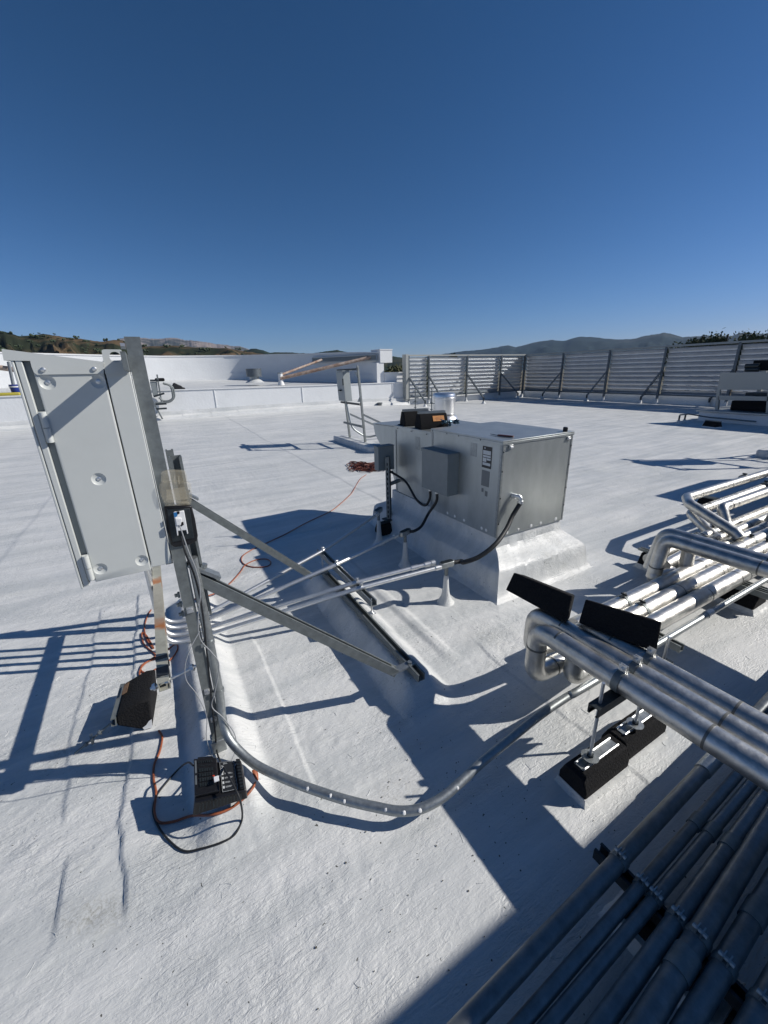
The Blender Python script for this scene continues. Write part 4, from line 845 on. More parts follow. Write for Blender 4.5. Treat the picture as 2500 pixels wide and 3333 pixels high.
for x_, px in ((XU0+.075, 0), (XU1-.055, 1)): q.cut(); q.box((x_-.018, YU0-.012, ZU1-.062), (x_+.018, YU0-.003, ZU1-.034)); q.cyl((x_-.012, YU0-.014, ZU1-.05), (x_+.012, YU0-.014, ZU1-.05), .005, 10)
q.build('latch', 'zinc_bright', t, bevel=.001)
q = MB()
for x_, s_ in ((2.19,1),(2.31,.8),(2.45,1.1),(2.56,1),(2.74,1.2)):
    q.lathe((x_, YU0-.0005, ZU0+.024), [(.014*s_,0),(.011*s_,.0015),(.009*s_,.0015),(.008*s_,.003)], (0,-1,0), 12)
for y_ in (2.14, 2.19, 2.40, 2.52, 2.62): q.lathe((XU0-.0005, y_, ZU0+.03), [(.013,0),(.009,.002),(.007,.003)], (-1,0,0), 12)
q.build('sealant_dab', 'paint_white', t)
# curb (lofted, coated)
def loft_rect(levels, seg=26, amp=.012, seed=0):
    vs = []; n = seg*4
    for li, (x0, x1, y0, y1, z) in enumerate(levels):
        for k in range(n):
            s_, f = divmod(k, seg); f /= seg
            p = [(x0+(x1-x0)*f, y0), (x1, y0+(y1-y0)*f), (x1-(x1-x0)*f, y1), (x0, y1-(y1-y0)*f)][s_]
            w_ = amp*(float(fbm(np.array([k*9./seg+seed]), np.array([li*.9+seed]), 5)[0])); wz_ = amp*.7*float(fbm(np.array([k*8./seg+9]), np.array([li*2.+seed]), 2)[0])
            cx, cy = (x0+x1)/2, (y0+y1)/2; e = 0 if li == len(levels)-1 else 1
            vs.append((p[0]+e*w_*np.sign(p[0]-cx), p[1]+e*w_*np.sign(p[1]-cy), z+e*wz_))
    fs = [(l*n+k, l*n+(k+1) % n, (l+1)*n+(k+1) % n, (l+1)*n+k) for l in range(len(levels)-1) for k in range(n)]+[tuple((len(levels)-1)*n+k for k in range(n))]
    return vs, fs
q = MB(); E_ = 3.62
lv = [(1.86,3.04,1.76,E_+.25,-.015),(1.915,2.985,1.815,E_+.2,.012),(1.94,2.965,1.84,E_+.17,.04),(1.955,2.955,1.855,E_+.16,.12),(1.965,2.945,1.865,E_+.15,.19),(1.985,2.93,1.885,E_+.13,.215),(2.04,2.89,1.95,E_+.08,.245),(2.075,2.86,2.0,E_+.03,.275),(2.09,2.82,2.035,E_-.02,.31),(2.095,2.815,2.045,E_-.03,.40)]
q.add(*loft_rect(lv, 60, .011)); q.build('curb', 'roof_coating', t)
# junction boxes
Yj = AX(1496,1466,XU0)[1]; Xb = AY(1458,1481,Yj)[0]; Yl = AX(1373,1460,Xb)[1]; zt = AX(1373,1460,Xb)[2]; zbm = AX(1373,1585,Xb)[2]
q = MB(); q.box((Xb, Yj, zbm), (XU0-.0005, Yl, zt)); jb = q.build('junction_box', 'box_grey', t, bevel=.002)
q = MB(); q.obox(((Xb+XU0)/2-.002, (Yj+Yl)/2, zt+.0045), ((XU0-Xb)/2+.006,0,0), (0,(Yl-Yj)/2+.005,0), (0,0,.003)); q.box((Xb-.006, Yj-.004, zt-.02), (Xb-.001, Yl+.004, zt+.001)); q.build('box_lid', 'box_grey', jb, bevel=.001)
q = MB(); q.box((XU0-.0025,2.13,.905),(XU0-.0003,2.225,1.065)); npl = q.build('nameplate', 'label_black', t, smooth=False)
q = MB()
for y0, y1, z0_, z1_ in ((2.137,2.218,1.005,1.035),(2.137,2.218,.985,1.0),(2.137,2.176,.965,.98),(2.18,2.218,.95,.98),(2.137,2.218,.925,.945)): q.box((XU0-.0031,y0,z0_),(XU0-.0026,y1,z1_))
q.box((XU0-.0031,2.196,1.046),(XU0-.0026,2.206,1.057)); q.build('printed_field', 'label_white', npl, smooth=False)
q = MB(); q.box((XU0-.0018,2.140,.765),(XU0-.0003,2.222,.885)); q.box((XU0-.0018,2.15,.69),(XU0-.0003,2.175,.73)); q.box((XU0-.0018,2.195,.715),(XU0-.0003,2.215,.745)); q.build('foil_label', 'label_grey', t, smooth=False)
q = MB(); q.box((XU0-.0014,2.29,.97),(XU0-.0003,2.36,1.07)); q.build('tape_mark', 'galvanised', t, smooth=False)
q = MB(); q.box((XU0+.0180,3.08,.90),(XU0+.0195,3.15,1.02)); q.build('tape_mark', 'galvanised', t, smooth=False)
# elbow fitting on the right-hand face
f0 = AY(1682,1618,YU0-.02); q = MB(); q.cyl((f0[0]-.025, YU0, f0[2]+.01), (f0[0]-.02, YU0-.03, f0[2]+.01), .020, 12); q.tube(fillet([(f0[0]-.02,YU0-.02,f0[2]+.012),(f0[0],YU0-.055,f0[2]+.012),(f0[0]+.002,YU0-.058,f0[2]-.035)],.03,6), .016, 14); q.cyl((f0[0]+.001,YU0-.058,f0[2]-.018),(f0[0]+.002,YU0-.058,f0[2]-.04), .021, 8); q.build('elbow_fitting', 'zinc_bright', t)
# whips
fe = V(f0[0]+.002, YU0-.058, f0[2]-.035)
q = MB(); q.tube(spline([fe, AY(1668,1680,1.97), AY(1648,1722,1.93), AY(1612,1772,1.88), AY(1560,1812,1.90), AY(1510,1830,1.95), s3+V(.12,-.02,.006), s3+V(.055,0,.006)], 8), .0165, 14); tg(q.build('flexible_whip', 'rubber_flex'), 'long black flexible whip from the box end face down to the nearest stub', 'flexible conduit')
jz = zbm; xm = (Xb+XU0)/2
q = MB(); q.tube(spline([V(xm-.01, Yj+.20, jz+.0), V(xm-.012, Yj+.20, jz-.10), V(xm-.05, Yj+.26, jz-.22), AY(1372,1712,s2[1]-.0)*1.0, s2+V(.10,-.02,.012), s2+V(.06,0,.01)], 8), .0125, 12); w1 = q.build('flexible_whip', 'rubber_flex'); tg(w1, 'black whip curving from the junction box to the middle stub', 'flexible conduit')
q = MB(); q.cyl((xm-.01, Yj+.20, jz-.03), (xm-.01, Yj+.20, jz+.0), .015, 8); q.build('connector', 'zinc_bright', w1)
pst = V(1.95, 3.42, 0)
q = MB(); q.tube(spline([V(xm-.01, Yj+.30, jz), V(xm-.01, Yj+.30, jz-.10), V(xm-.02, Yj+.36, jz-.18), V(xm-.02, Yj+.50, jz-.16), V(xm-.0, Yj+.72, jz-.04), V(xm-.02, Yj+.95, jz+.01), V(pst[0]+.02, pst[1]-.05, jz+.03)], 8), .0115, 12); w2 = q.build('flexible_whip', 'rubber_flex'); tg(w2, 'black whip dipping from the junction box back to the slotted post', 'flexible conduit')
q = MB(); q.cyl((xm-.01, Yj+.30, jz-.03), (xm-.01, Yj+.30, jz+.0), .014, 8); q.build('connector', 'zinc_bright', w2)
# slotted post on pad with small box
t = thing('slotted_post', (pst[0], pst[1], 0), 'short slotted strut post on a black rubber foot beside the air handler', 'post')
q = MB(); q.chan((pst[0], pst[1], .13), (pst[0], pst[1], .80), (.6,-.8,0)); sp_ = q.build('post', 'galvanised_dull', t)
q = MB()
dn = norm(V(-.8,-.6,0)); dn = norm(V(.6,-.8,0))
for i in range(12): q.obox(V(pst[0],pst[1],.18+i*.05)+norm(V(-.8,-.6,0))*.0208, V(.6,-.8,0)*.006, norm(V(-.8,-.6,0))*.0006, (0,0,.014))
q.build('slot', 'ink', sp_, smooth=False)
q = MB(); q.obox((pst[0]+.0,pst[1],.145),(.06,-.0,0),(0,.05,0),(0,0,.006)); q.chan((pst[0]-.14,pst[1]+.0,.118),(pst[0]+.14,pst[1],.118),(0,0,1),.041,.021); q.build('foot_plate', 'dark_steel', t)
b_ = rubber_block(.27,.15,.10,.55); b_.v = [(x+pst[0], y+pst[1], z+.006) for x, y, z in b_.v]; b_.build('block', 'rubber', t, bevel=.006)
q = MB(); q.box((pst[0]-.09,pst[1]+.03,.66),(pst[0]+.09,pst[1]+.12,.90)); q.box((pst[0]-.095,pst[1]+.025,.9005),(pst[0]+.095,pst[1]+.125,.907)); q.build('switch_box', 'box_grey', t, bevel=.002)
q = MB(); q.bar((pst[0]+.02,pst[1],.52),(XU0+.01,pst[1]+.01,.54),.03,.03); q.build('side_arm', 'galvanised_dull', t)

# things lying on the air handler
def block_at(o3, ex, label, rods=True, tip=0, lab=True, L_=.27):
    t = thing('rubber_support_block', o3, label, 'pipe block'); M = frame(V(*o3), ex, (0,0,1))
    b_ = xform(rubber_block(L_, .17, .135, .42), M); b_.build('block', 'rubber', t, bevel=.006)
    q = MB(); q.chan((-L_/2+.005,0,.145),(L_/2-.005,0,.145),(0,0,1),.041,.021); xform(q, M); q.build('strut', 'galvanised', t)
    if rods:
        q = MB(); q.cyl((.0,0,.14),(.0,0,.36),.005,8); q.tube([(0,0,.165),(0,0,.172)],.013,6); q.obox((0,0,.22),(.028,0,0),(0,.006,0),(0,0,.003)); q.tube([(0,0,.225),(0,0,.234)],.011,6); xform(q, M); q.build('threaded_rod', 'galvanised_dull', t)
    if lab:
        q = MB(); q.obox((.045,-.0625,.092),(.055,0,0),(0,.0115,.0230),(0,-.0006,.0003)); xform(q, M); lb_ = q.build('label', 'orange_label', t, smooth=False)
        q = MB()
        for i, w_ in enumerate((.03,.036,.026)): q.obox((.045,-.0672+.0045*(i),.083+.009*i),(w_,0,0),(0,.0006,.0014),(0,-.0005,.0003))
        xform(q, M); q.build('print', 'orange_cord', lb_, smooth=False)
    return t
zr = ZU1-.034
pb1, pb2 = G(1352,1383,zr), G(1404,1393,zr)
block_at(pb1, (.97,-.25,0), 'black rubber block farther back on the air handler, rod upright', lab=False)
block_at(pb2, (.97,-.25,0), 'black rubber block with orange label nearer on the air handler, rod upright')
q = MB(); rs = random.Random(2)
pc_ = G(1462,1385,ZU1)
for k in range(14):
    c = pc_+V(rs.uniform(-.09,.13), rs.uniform(-.05,.06), .012+rs.uniform(0,.03)); d = norm(V(rs.gauss(0,1), rs.gauss(0,1), rs.gauss(0,.3))); q.bar(c-d*.03, c+d*.03, .018, .005); q.tube([c-d*.008, c+d*.012], .013, 6)
mat('blue_steel', (.03,.07,.10), .4, .5); tg(q.build('clamp_pile', 'blue_steel'), 'small pile of blue grey strut clamps on the air handler lid', 'clamps')
p = AY(1642,1417,2.12); kz = ZU1+.003; k0, k1, k2 = G(1597,1414,kz), G(1620,1419,kz), G(1671,1424,kz)
t = thing('folding_knife', k1, 'open folding knife with dark red handle near the lid corner', 'knife')
d = norm(k2-k1); s_ = np.cross(V(0,0,1), d); q = MB(); q.ext([k1+d*.0+s_*.011, k1+d*.03+s_*.015, k2+s_*.013, k2-s_*.008, k1+d*.05-s_*.010, k1-s_*.008], (0,0,.012)); q.build('handle', 'wood_red', t, bevel=.003)
d = norm(k0-k1); s_ = np.cross(V(0,0,1), d); L_ = np.linalg.norm(k0-k1); q = MB(); q.ext([k1+s_*.008+V(0,0,.003), k1+d*L_*.5+s_*.010+V(0,0,.003), k0+V(0,0,.003)+s_*.004, k1+d*L_*.4-s_*.006+V(0,0,.003), k1-s_*.006+V(0,0,.003)], (0,0,.003)); q.build('blade', 'dark_steel', t, smooth=False)
c = V(XU1-.06, YU0+.03, ZU1); q = MB(); q.lathe(c, [(.017,0),(.018,.004),(.018,.03),(.014,.034)], n=20); tg(q.build('bottle_cap', 'black_plastic'), 'small black cap standing on the right corner of the air handler lid', 'cap')
c = V(XU0+.05, YR-.03, zr); q = MB(); q.lathe(c, [(.018,0),(.016,.006),(.006,.01)], n=12); tg(q.build('washer', 'dark_steel'), 'tiny dark washer on the far left edge of the air handler', 'washer')
c = V(XU0+.30, YR-.0, zr); q = MB(); q.lathe(c, [(.008,0),(.008,.03),(.003,.034)], n=10); tg(q.build('loose_bolt', 'dark_steel'), 'tiny upright bolt on the rear edge of the air handler lid', 'bolt')

# ============================================================ INSULATED PIPES AND THEIR SUPPORTS
def jacket(name, pts, r_, label, rad=.07, bands=(), m='aluminium_jacket', group=None, seg=7):
    P_ = fillet(pts, rad, seg); q = MB(); q.tube(P_, r_, 28); o = q.build(name, m); tg(o, label, 'insulated pipe', group)
    bands = list(bands); L0 = max(((V(*pts[i+1])-V(*pts[i])), V(*pts[i])) for i in range(len(pts)-1)) if False else None
    for a_, b_ in zip(pts[:-1], pts[1:]):
        a_, b_ = V(*a_), V(*b_); ll = np.linalg.norm(b_-a_)
        if ll > 2: bands += [(a_+(b_-a_)*((k_+.35)*.62/ll), b_-a_) for k_ in range(int(ll/.62))]
    for p, d in bands:
        p = V(*p); d = norm(V(*d)); q = MB(); q.tube([p-d*.004, p+d*.004], r_+.0012, 28); q.build('joint_band', 'jacket_seam', o)
    return o
mat('jacket_seam', (.16,.16,.15), .5, .6)
mat('jacket_shiny', (.60,.59,.56), .40, .92, 16, .26, 22, .6, .005, .10)
RJ = .0455
# front trio running towards the viewer
z3 = .455
trio_lab = ['nearest fat insulated pipe on the strut hanger, left of the three', 'middle fat insulated pipe on the strut hanger, under the rubber blocks', 'farthest fat insulated pipe on the strut hanger, right of the three']
jacket('insulated_pipe', [(1.385,-1.1,z3), (1.378,1.035,z3), (1.372,1.035,.195), (1.75,1.02,.200)], RJ, trio_lab[0], .075, [((1.38,.13,z3),(0,1,0)), ((1.38,.93,z3),(0,1,0)), ((1.375,1.035,.36),(0,0,1)), ((1.50,1.03,.197),(1,0,0))])
jacket('insulated_pipe', [(1.478,-1.1,z3), (1.472,1.135,z3), (1.470,1.135,.24), (1.66,1.13,.215), (1.9,1.13,.215)], RJ, trio_lab[1], .075, [((1.474,.98,z3),(0,1,0)), ((1.474,.05,z3),(0,1,0))])
jacket('insulated_pipe', [(1.571,-1.1,z3), (1.566,.95,z3), (1.545,.95,.205), (1.9,.945,.21)], RJ, trio_lab[2], .075, [((1.568,.8,z3),(0,1,0))])
q = MB(); q.tube(fillet([(1.52,.925,z3-.06),(1.50,.922,.205),(1.9,.95,.20)], .06, 7), RJ*.95, 24); tg(q.build('insulated_pipe', 'aluminium_jacket'), 'short insulated elbow dropping between the trio and the low pipes', 'insulated pipe')
# hanger
t = thing('pipe_hanger', (1.45, .65, .12), 'dark strut crossbar on threaded rods holding three fat pipes', 'pipe hanger')
q = MB(); q.chan((1.225,.65,.388),(1.73,.65,.388),(0,0,-1)); q.build('crossbar', 'dark_steel', t)
for x_ in (1.262, 1.568):
    q = MB(); q.cyl((x_,.648,.125),(x_,.65,.50 if x_ < 1.4 else .38),.0062,10); rd = q.build('rod', 'zinc_bright', t); q = MB(); q.lathe((x_,.648,.139),[(.033,0),(.033,.002),(.012,.003)],n=20); q.build('washer', 'galvanised', rd)
    q = MB(); q.tube([(x_,.648,.142),(x_,.648,.152)], .013, 6); q.build('nut', 'dark_steel', rd)
q = MB(); q.cyl((1.69,.65,.33),(1.69,.65,.535),.0062,10); rd = q.build('rod', 'zinc_bright', t)
for i, x_ in enumerate((1.379, 1.4725, 1.5665)):
    q = MB(); q.tube([(x_,.65-.014,z3),(x_,.65+.014,z3)], RJ+.003, 28, caps=False); q.tube([(x_,.65+.014,z3),(x_,.65-.014,z3)], RJ+.001, 28, caps=False); cl_ = q.build('pipe_clamp', 'galvanised_dull', t)
    q = MB(); 
    for s_ in (-1, 1): q.obox((x_+s_*.006,.65,z3+RJ+.014),(.0015,0,0),(0,.014,0),(0,0,.014))
    q.tube([(x_-.016,.65,z3+RJ+.016),(x_+.016,.65,z3+RJ+.016)], .006, 6); q.build('ear', 'zinc_bright', cl_)
# long low block pair under the hanger
def long_block(x0, x1, y, label):
    t = thing('rubber_support_block', ((x0+x1)/2, y, 0), label, 'pipe block'); w = .052
    q = MB(); q.ext([(x0,y-w*1.15,.0),(x0,y+w*1.15,.0),(x0,y+w*1.15,.06),(x0,y+w*.75,.117),(x0,y-w*.75,.117),(x0,y-w*1.15,.06)], (x1-x0,0,0)); q.build('block', 'rubber', t, bevel=.006)
    q = MB(); q.box((x0+.03,y-.017,.117),(x1-.03,y+.017,.121)); q.build('strut_web', 'galvanised', t, smooth=False)
    for s_ in (-1,1): q = MB(); q.cyl((x0+.03,y+s_*.018,.124),(x1-.03,y+s_*.018,.124),.0045,8); q.build('strut_lip', 'zinc_bright', t)
    q = MB(); q.add(*loft_rect([(x0-.016,x1+.016,y-w*1.15-.016,y+w*1.15+.016,-.01),(x0-.006,x1+.006,y-w*1.15-.007,y+w*1.15+.007,.008),(x0-.002,x1+.002,y-w*1.15-.002,y+w*1.15+.002,.032)], 20, .006, 3)); q.build('coating_skirt', 'roof_coating', t); return t
long_block(1.170, 1.452, .648, 'ribbed black rubber block nearer the viewer under the pipe hanger rod')
long_block(1.462, 1.760, .662, 'ribbed black rubber block behind its twin under the pipe hanger')
# low pipes running away to the right
low = [('bright insulated pipe farthest of the low three behind the rubber blocks', 1.165, 2.30), ('bright insulated pipe in the middle of the low three', 1.062, 2.18), ('bright insulated pipe nearest of the low three beside the thin conduit', .956, 2.28)]
for i, (lb, y_, x0) in enumerate(low):
    jacket('insulated_pipe', [(x0-.45,y_+.0,.215),(3.0,y_,.22),(8.5,y_,.22)], .050, lb, .05, [((2.62+.1*i,y_,.218),(1,0,0)), ((3.2+.07*i,y_,.22),(1,0,0))], 'jacket_shiny')
for i, (x_, y_) in enumerate(((2.30,1.165),(2.31,1.062))):
    o = MB(); o.tube([(x_-.012,y_,.217),(x_+.012,y_,.217)], .0535, 26); c = o.build('pipe_clamp', 'galvanised_dull'); tg(c, ['strut clamp on the farthest low pipe by the rubber block', 'strut clamp on the middle low pipe by the rubber block'][i], 'pipe clamp')
    o = MB(); 
    for s_ in (-1,1): o.obox((x_,y_+s_*.006,.217+.062),(.012,0,0),(0,.0015,0),(0,0,.013))
    o.tube([(x_,y_-.018,.282),(x_,y_+.018,.282)], .006, 6); o.obox((x_-.02,y_,.278),(.02,0,0),(0,.006,0),(0,0,.003)); o.build('ear', 'dark_steel', c)
far = [('far low pipe first from the left behind the crossing pair', 1.425), ('far low pipe second from the left behind the crossing pair', 1.34), ('far low pipe third from the left behind the crossing pair', 1.25)]
for i, (lb, y_) in enumerate(far): jacket('insulated_pipe', [(3.05,y_-.03*i,.215),(3.6,y_,.215),(8.5,y_,.22)], .040, lb, .05, [((3.98,y_,.218),(1,0,0))], 'jacket_shiny')
for i, y_ in enumerate((1.425,1.34,1.25,1.165,1.062)):
    o = MB(); o.tube([(4.00,y_,.218),(4.03,y_,.218)], (.0435 if i < 3 else .0535), 24); c = o.build('pipe_clamp', 'galvanised_dull'); tg(c, ['leftmost','second from the left','middle','second from the right','rightmost'][i]+' of the five clamps where the slanting pipes reach the low pipes', 'pipe clamp', 'clamps on the far low pipes')
    o = MB(); o.tube([(4.015,y_-.016,.285),(4.015,y_+.016,.285)], .007, 6); o.obox((4.015,y_,.275),(.012,0,0),(0,.008,0),(0,0,.012)); o.build('ear', 'dark_steel', c)
# crossing pair (second set coming towards the right edge)
jacket('insulated_pipe', [(2.965,-1.3,.45),(2.955,1.30,.45),(2.90,1.30,.16)], .046, 'nearer dark pipe of the pair crossing over the low pipes', .08, [((2.96,1.15,.45),(0,1,0)),((2.915,1.30,.25),(-.1,0,1))])
q = MB(); q.tube(fillet([(2.91,1.30,.20),(2.89,1.29,.16),(3.08,1.26,.17)], .05, 6), .045, 26); tg(q.build('insulated_pipe', 'jacket_shiny'), 'short elbow at the foot of the nearer crossing pipe', 'insulated pipe')
jacket('insulated_pipe', [(3.07,-1.3,.455),(3.065,1.36,.455),(3.0,1.38,.17)], .045, 'farther dark pipe of the pair crossing over the low pipes', .08, [((3.07,1.2,.455),(0,1,0))])
q = MB(); q.tube(fillet([(3.09,1.20,.42),(3.07,1.19,.24),(3.25,1.16,.21)], .05, 6), .043, 24); tg(q.build('insulated_pipe', 'jacket_shiny'), 'crumpled vertical elbow between the crossing pair and the low pipes', 'insulated pipe')
# slanting pipes + back trio
jacket('insulated_pipe', [G(2410,1752,.27), G(2395,1735,.30), G(2244,1640,.43), V(3.98,1.70,.43)+V(.25,.06,-.02), V(8.5,1.78,.37)], .043, 'top pipe of the back trio, elbowing into the long slanting drop', .07)
jacket('insulated_pipe', [G(2355,1775,.17), G(2300,1722,.24), V(4.13,1.66,.30), V(8.5,1.64,.33)], .042, 'middle pipe of the back trio, slanting drop behind the first', .07, [((4.45,1.66,.305),(1,0,0))])
jacket('insulated_pipe', [V(4.05,1.28,.20), V(4.25,1.42,.24), V(4.30,1.50,.37), V(8.5,1.48,.36)], .042, 'lowest pipe of the back trio, dropping straight at its elbow', .06, [((4.42,1.497,.37),(1,0,0))])
jacket('insulated_pipe', [(4.55,-1.3,.46),(4.55,1.10,.46),(4.45,1.14,.20)], .052, 'nearer pipe of the far pair running off the right edge', .09)
jacket('insulated_pipe', [(4.75,-1.3,.47),(4.75,1.22,.47),(4.62,1.25,.20)], .050, 'farther pipe of the far pair running off the right edge', .09)
for i, y_ in enumerate((.85,.93)): jacket('insulated_pipe', [(4.45,y_+.02,.34-.1*i),(4.6,y_+.02,.19),(8.5,y_,.2)], .045, ['bulbous low elbow under the far pair, upper', 'bulbous low elbow under the far pair, lower'][i], .05)
q = MB(); 
for x_ in (5.45, 5.5): 
    pass
for i, (x_, y_, z_) in enumerate(((5.45,1.79,.40),(5.60,1.64,.325),(5.55,1.48,.365))):
    o = MB(); o.tube([(x_,y_,z_),(x_+.04,y_,z_)], .047, 22); c = o.build('pipe_clamp', 'galvanised_dull'); tg(c, ['clamp on the top pipe of the back trio near the right edge','clamp on the middle pipe of the back trio near the right edge','clamp on the lowest pipe of the back trio near the right edge'][i], 'pipe clamp', 'clamps on the back trio')
    o = MB(); o.tube([(x_+.02,y_-.02,z_+.055),(x_+.02,y_+.02,z_+.055)], .008, 6); o.build('ear', 'dark_steel', c)

def pad(x, y, z, ex, label, L_=.27, W_=.15, H_=.11, lab=False, m='rubber', strut=True):
    t = thing('rubber_support_block', (x, y, z), label, 'pipe block'); M = frame(V(x,y,z), ex, (0,0,1))
    b_ = xform(rubber_block(L_, W_, H_, .5), M); b_.build('block', 'rubber', t, bevel=.006)
    if strut: q = MB(); q.chan((-L_/2-.04,0,H_+.012),(L_/2+.04,0,H_+.012),(0,0,1),.041,.021); xform(q, M); q.build('strut', 'galvanised_dull', t)
    if lab: q = MB(); q.obox((L_/2-.05,-W_*.40,H_*.7),(.028,0,0),(0,.0095,.020),(0,-.0006,.0003)); xform(q, M); q.build('label', 'orange_label', t, smooth=False)
    q = MB(); q.add(*loft_rect([(-L_/2-.035,L_/2+.035,-W_/2-.035,W_/2+.035,-.01),(-L_/2-.012,L_/2+.012,-W_/2-.012,W_/2+.012,.008),(-L_/2-.003,L_/2+.003,-W_/2-.003,W_/2+.003,.035)], 20, .006, 5)); xform(q, M); q.build('coating_skirt', 'roof_coating', t); return t
g1 = G(2105,1845,.05); pad(g1[0]+.12, g1[1]-.02, 0, (0,1,0), 'black rubber block half hidden behind the crossing pair elbows', .24, .16, .12)
g1 = G(2430,1950,.04); t = pad(g1[0]-.02, g1[1]+.05, 0, (0,1,0), 'trapezoid rubber block under the low pipes by the right edge', .26, .20, .15)
q = MB(); q.ext([G(2448,1905,.13),G(2463,1900,.13),G(2468,1930,.06),G(2453,1938,.06)], (.004,.0,.0)); q.build('label', 'orange_label', t, smooth=False)
q = MB(); q.cyl((3.30,.80,.12),(3.30,1.60,.12),.0001,4); q = MB(); q.chan((3.30,.78,.145),(3.30,1.5,.145),(0,0,1)); tg(q.build('support_strut', 'galvanised_dull'), 'strut channel under the low pipes on the right-hand rubber block', 'strut')
q = MB(); q.chan((2.26,.80,.145),(2.26,1.28,.145),(0,0,1)); tg(q.build('support_strut', 'galvanised_dull'), 'strut channel under the low pipes hidden behind the black blocks', 'strut')
q = MB(); q.chan((4.02,.95,.155),(4.02,1.55,.155),(0,0,1)); tg(q.build('support_strut', 'galvanised_dull'), 'strut channel under the far low pipe clamps', 'strut')
pad(5.5, 2.02, 0, (0,1,0), 'small pad at the back trio with a raised strut end', .26, .15, .10)
pad(5.6, 1.28, 0, (0,1,0), 'dark rubber block tucked under the back trio at the right edge', .26, .15, .10)

# two spare rubber blocks lying on the trio
def slab(a, b_, c, d, depth, label):
    A, B_, C_, D_ = [G(*p) for p in (a, b_, c, d)]
    n_ = norm(np.cross(B_-A, D_-A)); n_ = n_ if n_@(A-C0) > 0 else -n_; h = n_*depth; mid = (A+B_+C_+D_)/4; sh = .0
    q = MB(); e = norm(B_-A); f_ = norm(D_-A); k = .022
    F_ = [A, B_, C_, D_]; Bk = [A+h+e*k+f_*k*.4, B_+h-e*k+f_*k*.4, C_+h-e*k-f_*k*.2, D_+h+e*k-f_*k*.2]
    q.add(F_+Bk, [(0,1,2,3),(7,6,5,4),(0,4,5,1),(1,5,6,2),(2,6,7,3),(3,7,4,0)])
    o = q.build('rubber_support_block', 'rubber', bevel=.005); tg(o, label, 'pipe block'); return o, A, B_, D_
slab((1672,1863,.605),(1865,1940,.605),(1842,2028,.508),(1645,1920,.508), .085, 'left one of two loose black rubber blocks lying on the fat pipes')
o, A, B_, D_ = slab((1905,1950,.610),(2155,2025,.610),(2137,2125,.506),(1882,2027,.506), .085, 'right and longer of two loose black rubber blocks lying on the fat pipes')
n_ = norm(np.cross(B_-A, D_-A)); n_ = -n_ if n_@(A-C0) > 0 else n_
for u, v in ((.14,.38),(.34,.62),(.62,.78)):
    c = A+(B_-A)*u+(D_-A)*v; q = MB(); q.obox(c+n_*.0006, norm(D_-A)*.009, norm(B_-A)*.0018, n_*.0006); q.build('paint_speck', 'paint_white', o, smooth=False)

# ============================================================ SHADED CONDUITS AT THE LOWER RIGHT
CD = [(.355,.370,.026,1.50,.7), (.288,.300,.0185,1.265,.6), (.252,.262,.0185,1.272,.55), (.196,.214,.0235,1.277,.5), (.146,.172,.030,.855,.5), (.092,.108,.027,1.13,.4), (.020,.028,.027,1.3,.4)]
nm = ['upper left', 'second', 'third', 'fourth', 'fifth and fattest', 'sixth', 'seventh']
lbs = ['shaded conduit outermost at the upper left of the bundle', 'shaded slim conduit just inside the outermost one', 'shaded slim conduit third from the outer edge of the bundle', 'shaded conduit fourth from the outer edge, with a bright coupling', 'fattest shaded conduit, fifth from the outer edge', 'shaded conduit sixth from the outer edge of the bundle', 'shaded conduit in the bottom right corner of the photo']
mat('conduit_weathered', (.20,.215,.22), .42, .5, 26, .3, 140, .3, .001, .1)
for i, (ya, yb, r_, xc, z_) in enumerate(CD):
    r_ *= .93
    kk = (1.6-(.105+r_))/1.4; xc *= kk; f_ = lambda x: np.array([x, kk*(ya+(yb-ya)*(x/kk-.8)/.47), .105+r_]); q = MB()
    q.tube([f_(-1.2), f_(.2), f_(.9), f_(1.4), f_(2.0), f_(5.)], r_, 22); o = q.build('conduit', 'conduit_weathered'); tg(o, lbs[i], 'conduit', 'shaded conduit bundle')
    q = MB(); L_ = .13 if i == 0 else .055 if i < 4 else .07; q.tube([f_(xc), f_(xc+L_)], r_+.0035, 22); q.build('coupling', 'galvanised_dull' if i else 'galvanised', o)
    xs_ = 1.02; q = MB(); q.tube([f_(xs_-.012), f_(xs_+.012)], r_+.003, 22); cl_ = q.build('strap_clamp', 'galvanised_dull', o)
    q = MB(); c = f_(xs_)+V(0,0,r_+.010); q.obox(c+V(0,.006,0),(.012,0,0),(0,.0015,0),(0,0,.011)); q.obox(c-V(0,.006,0),(.012,0,0),(0,.0015,0),(0,0,.011)); q.tube([c-V(0,.017,0), c+V(0,.017,0)], .006, 6); q.build('ear', 'galvanised', cl_)
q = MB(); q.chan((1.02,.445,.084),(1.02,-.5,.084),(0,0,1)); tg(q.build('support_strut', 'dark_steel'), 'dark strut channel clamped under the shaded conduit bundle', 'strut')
pad(1.02, .225, 0, (0,1,0), 'rubber block in shade under the conduit bundle strut, outer one', .22, .16, .063, strut=False)
pad(1.02, -.05, 0, (0,1,0), 'rubber block in deep shade under the bundle in the bottom right corner', .22, .16, .063, strut=False)

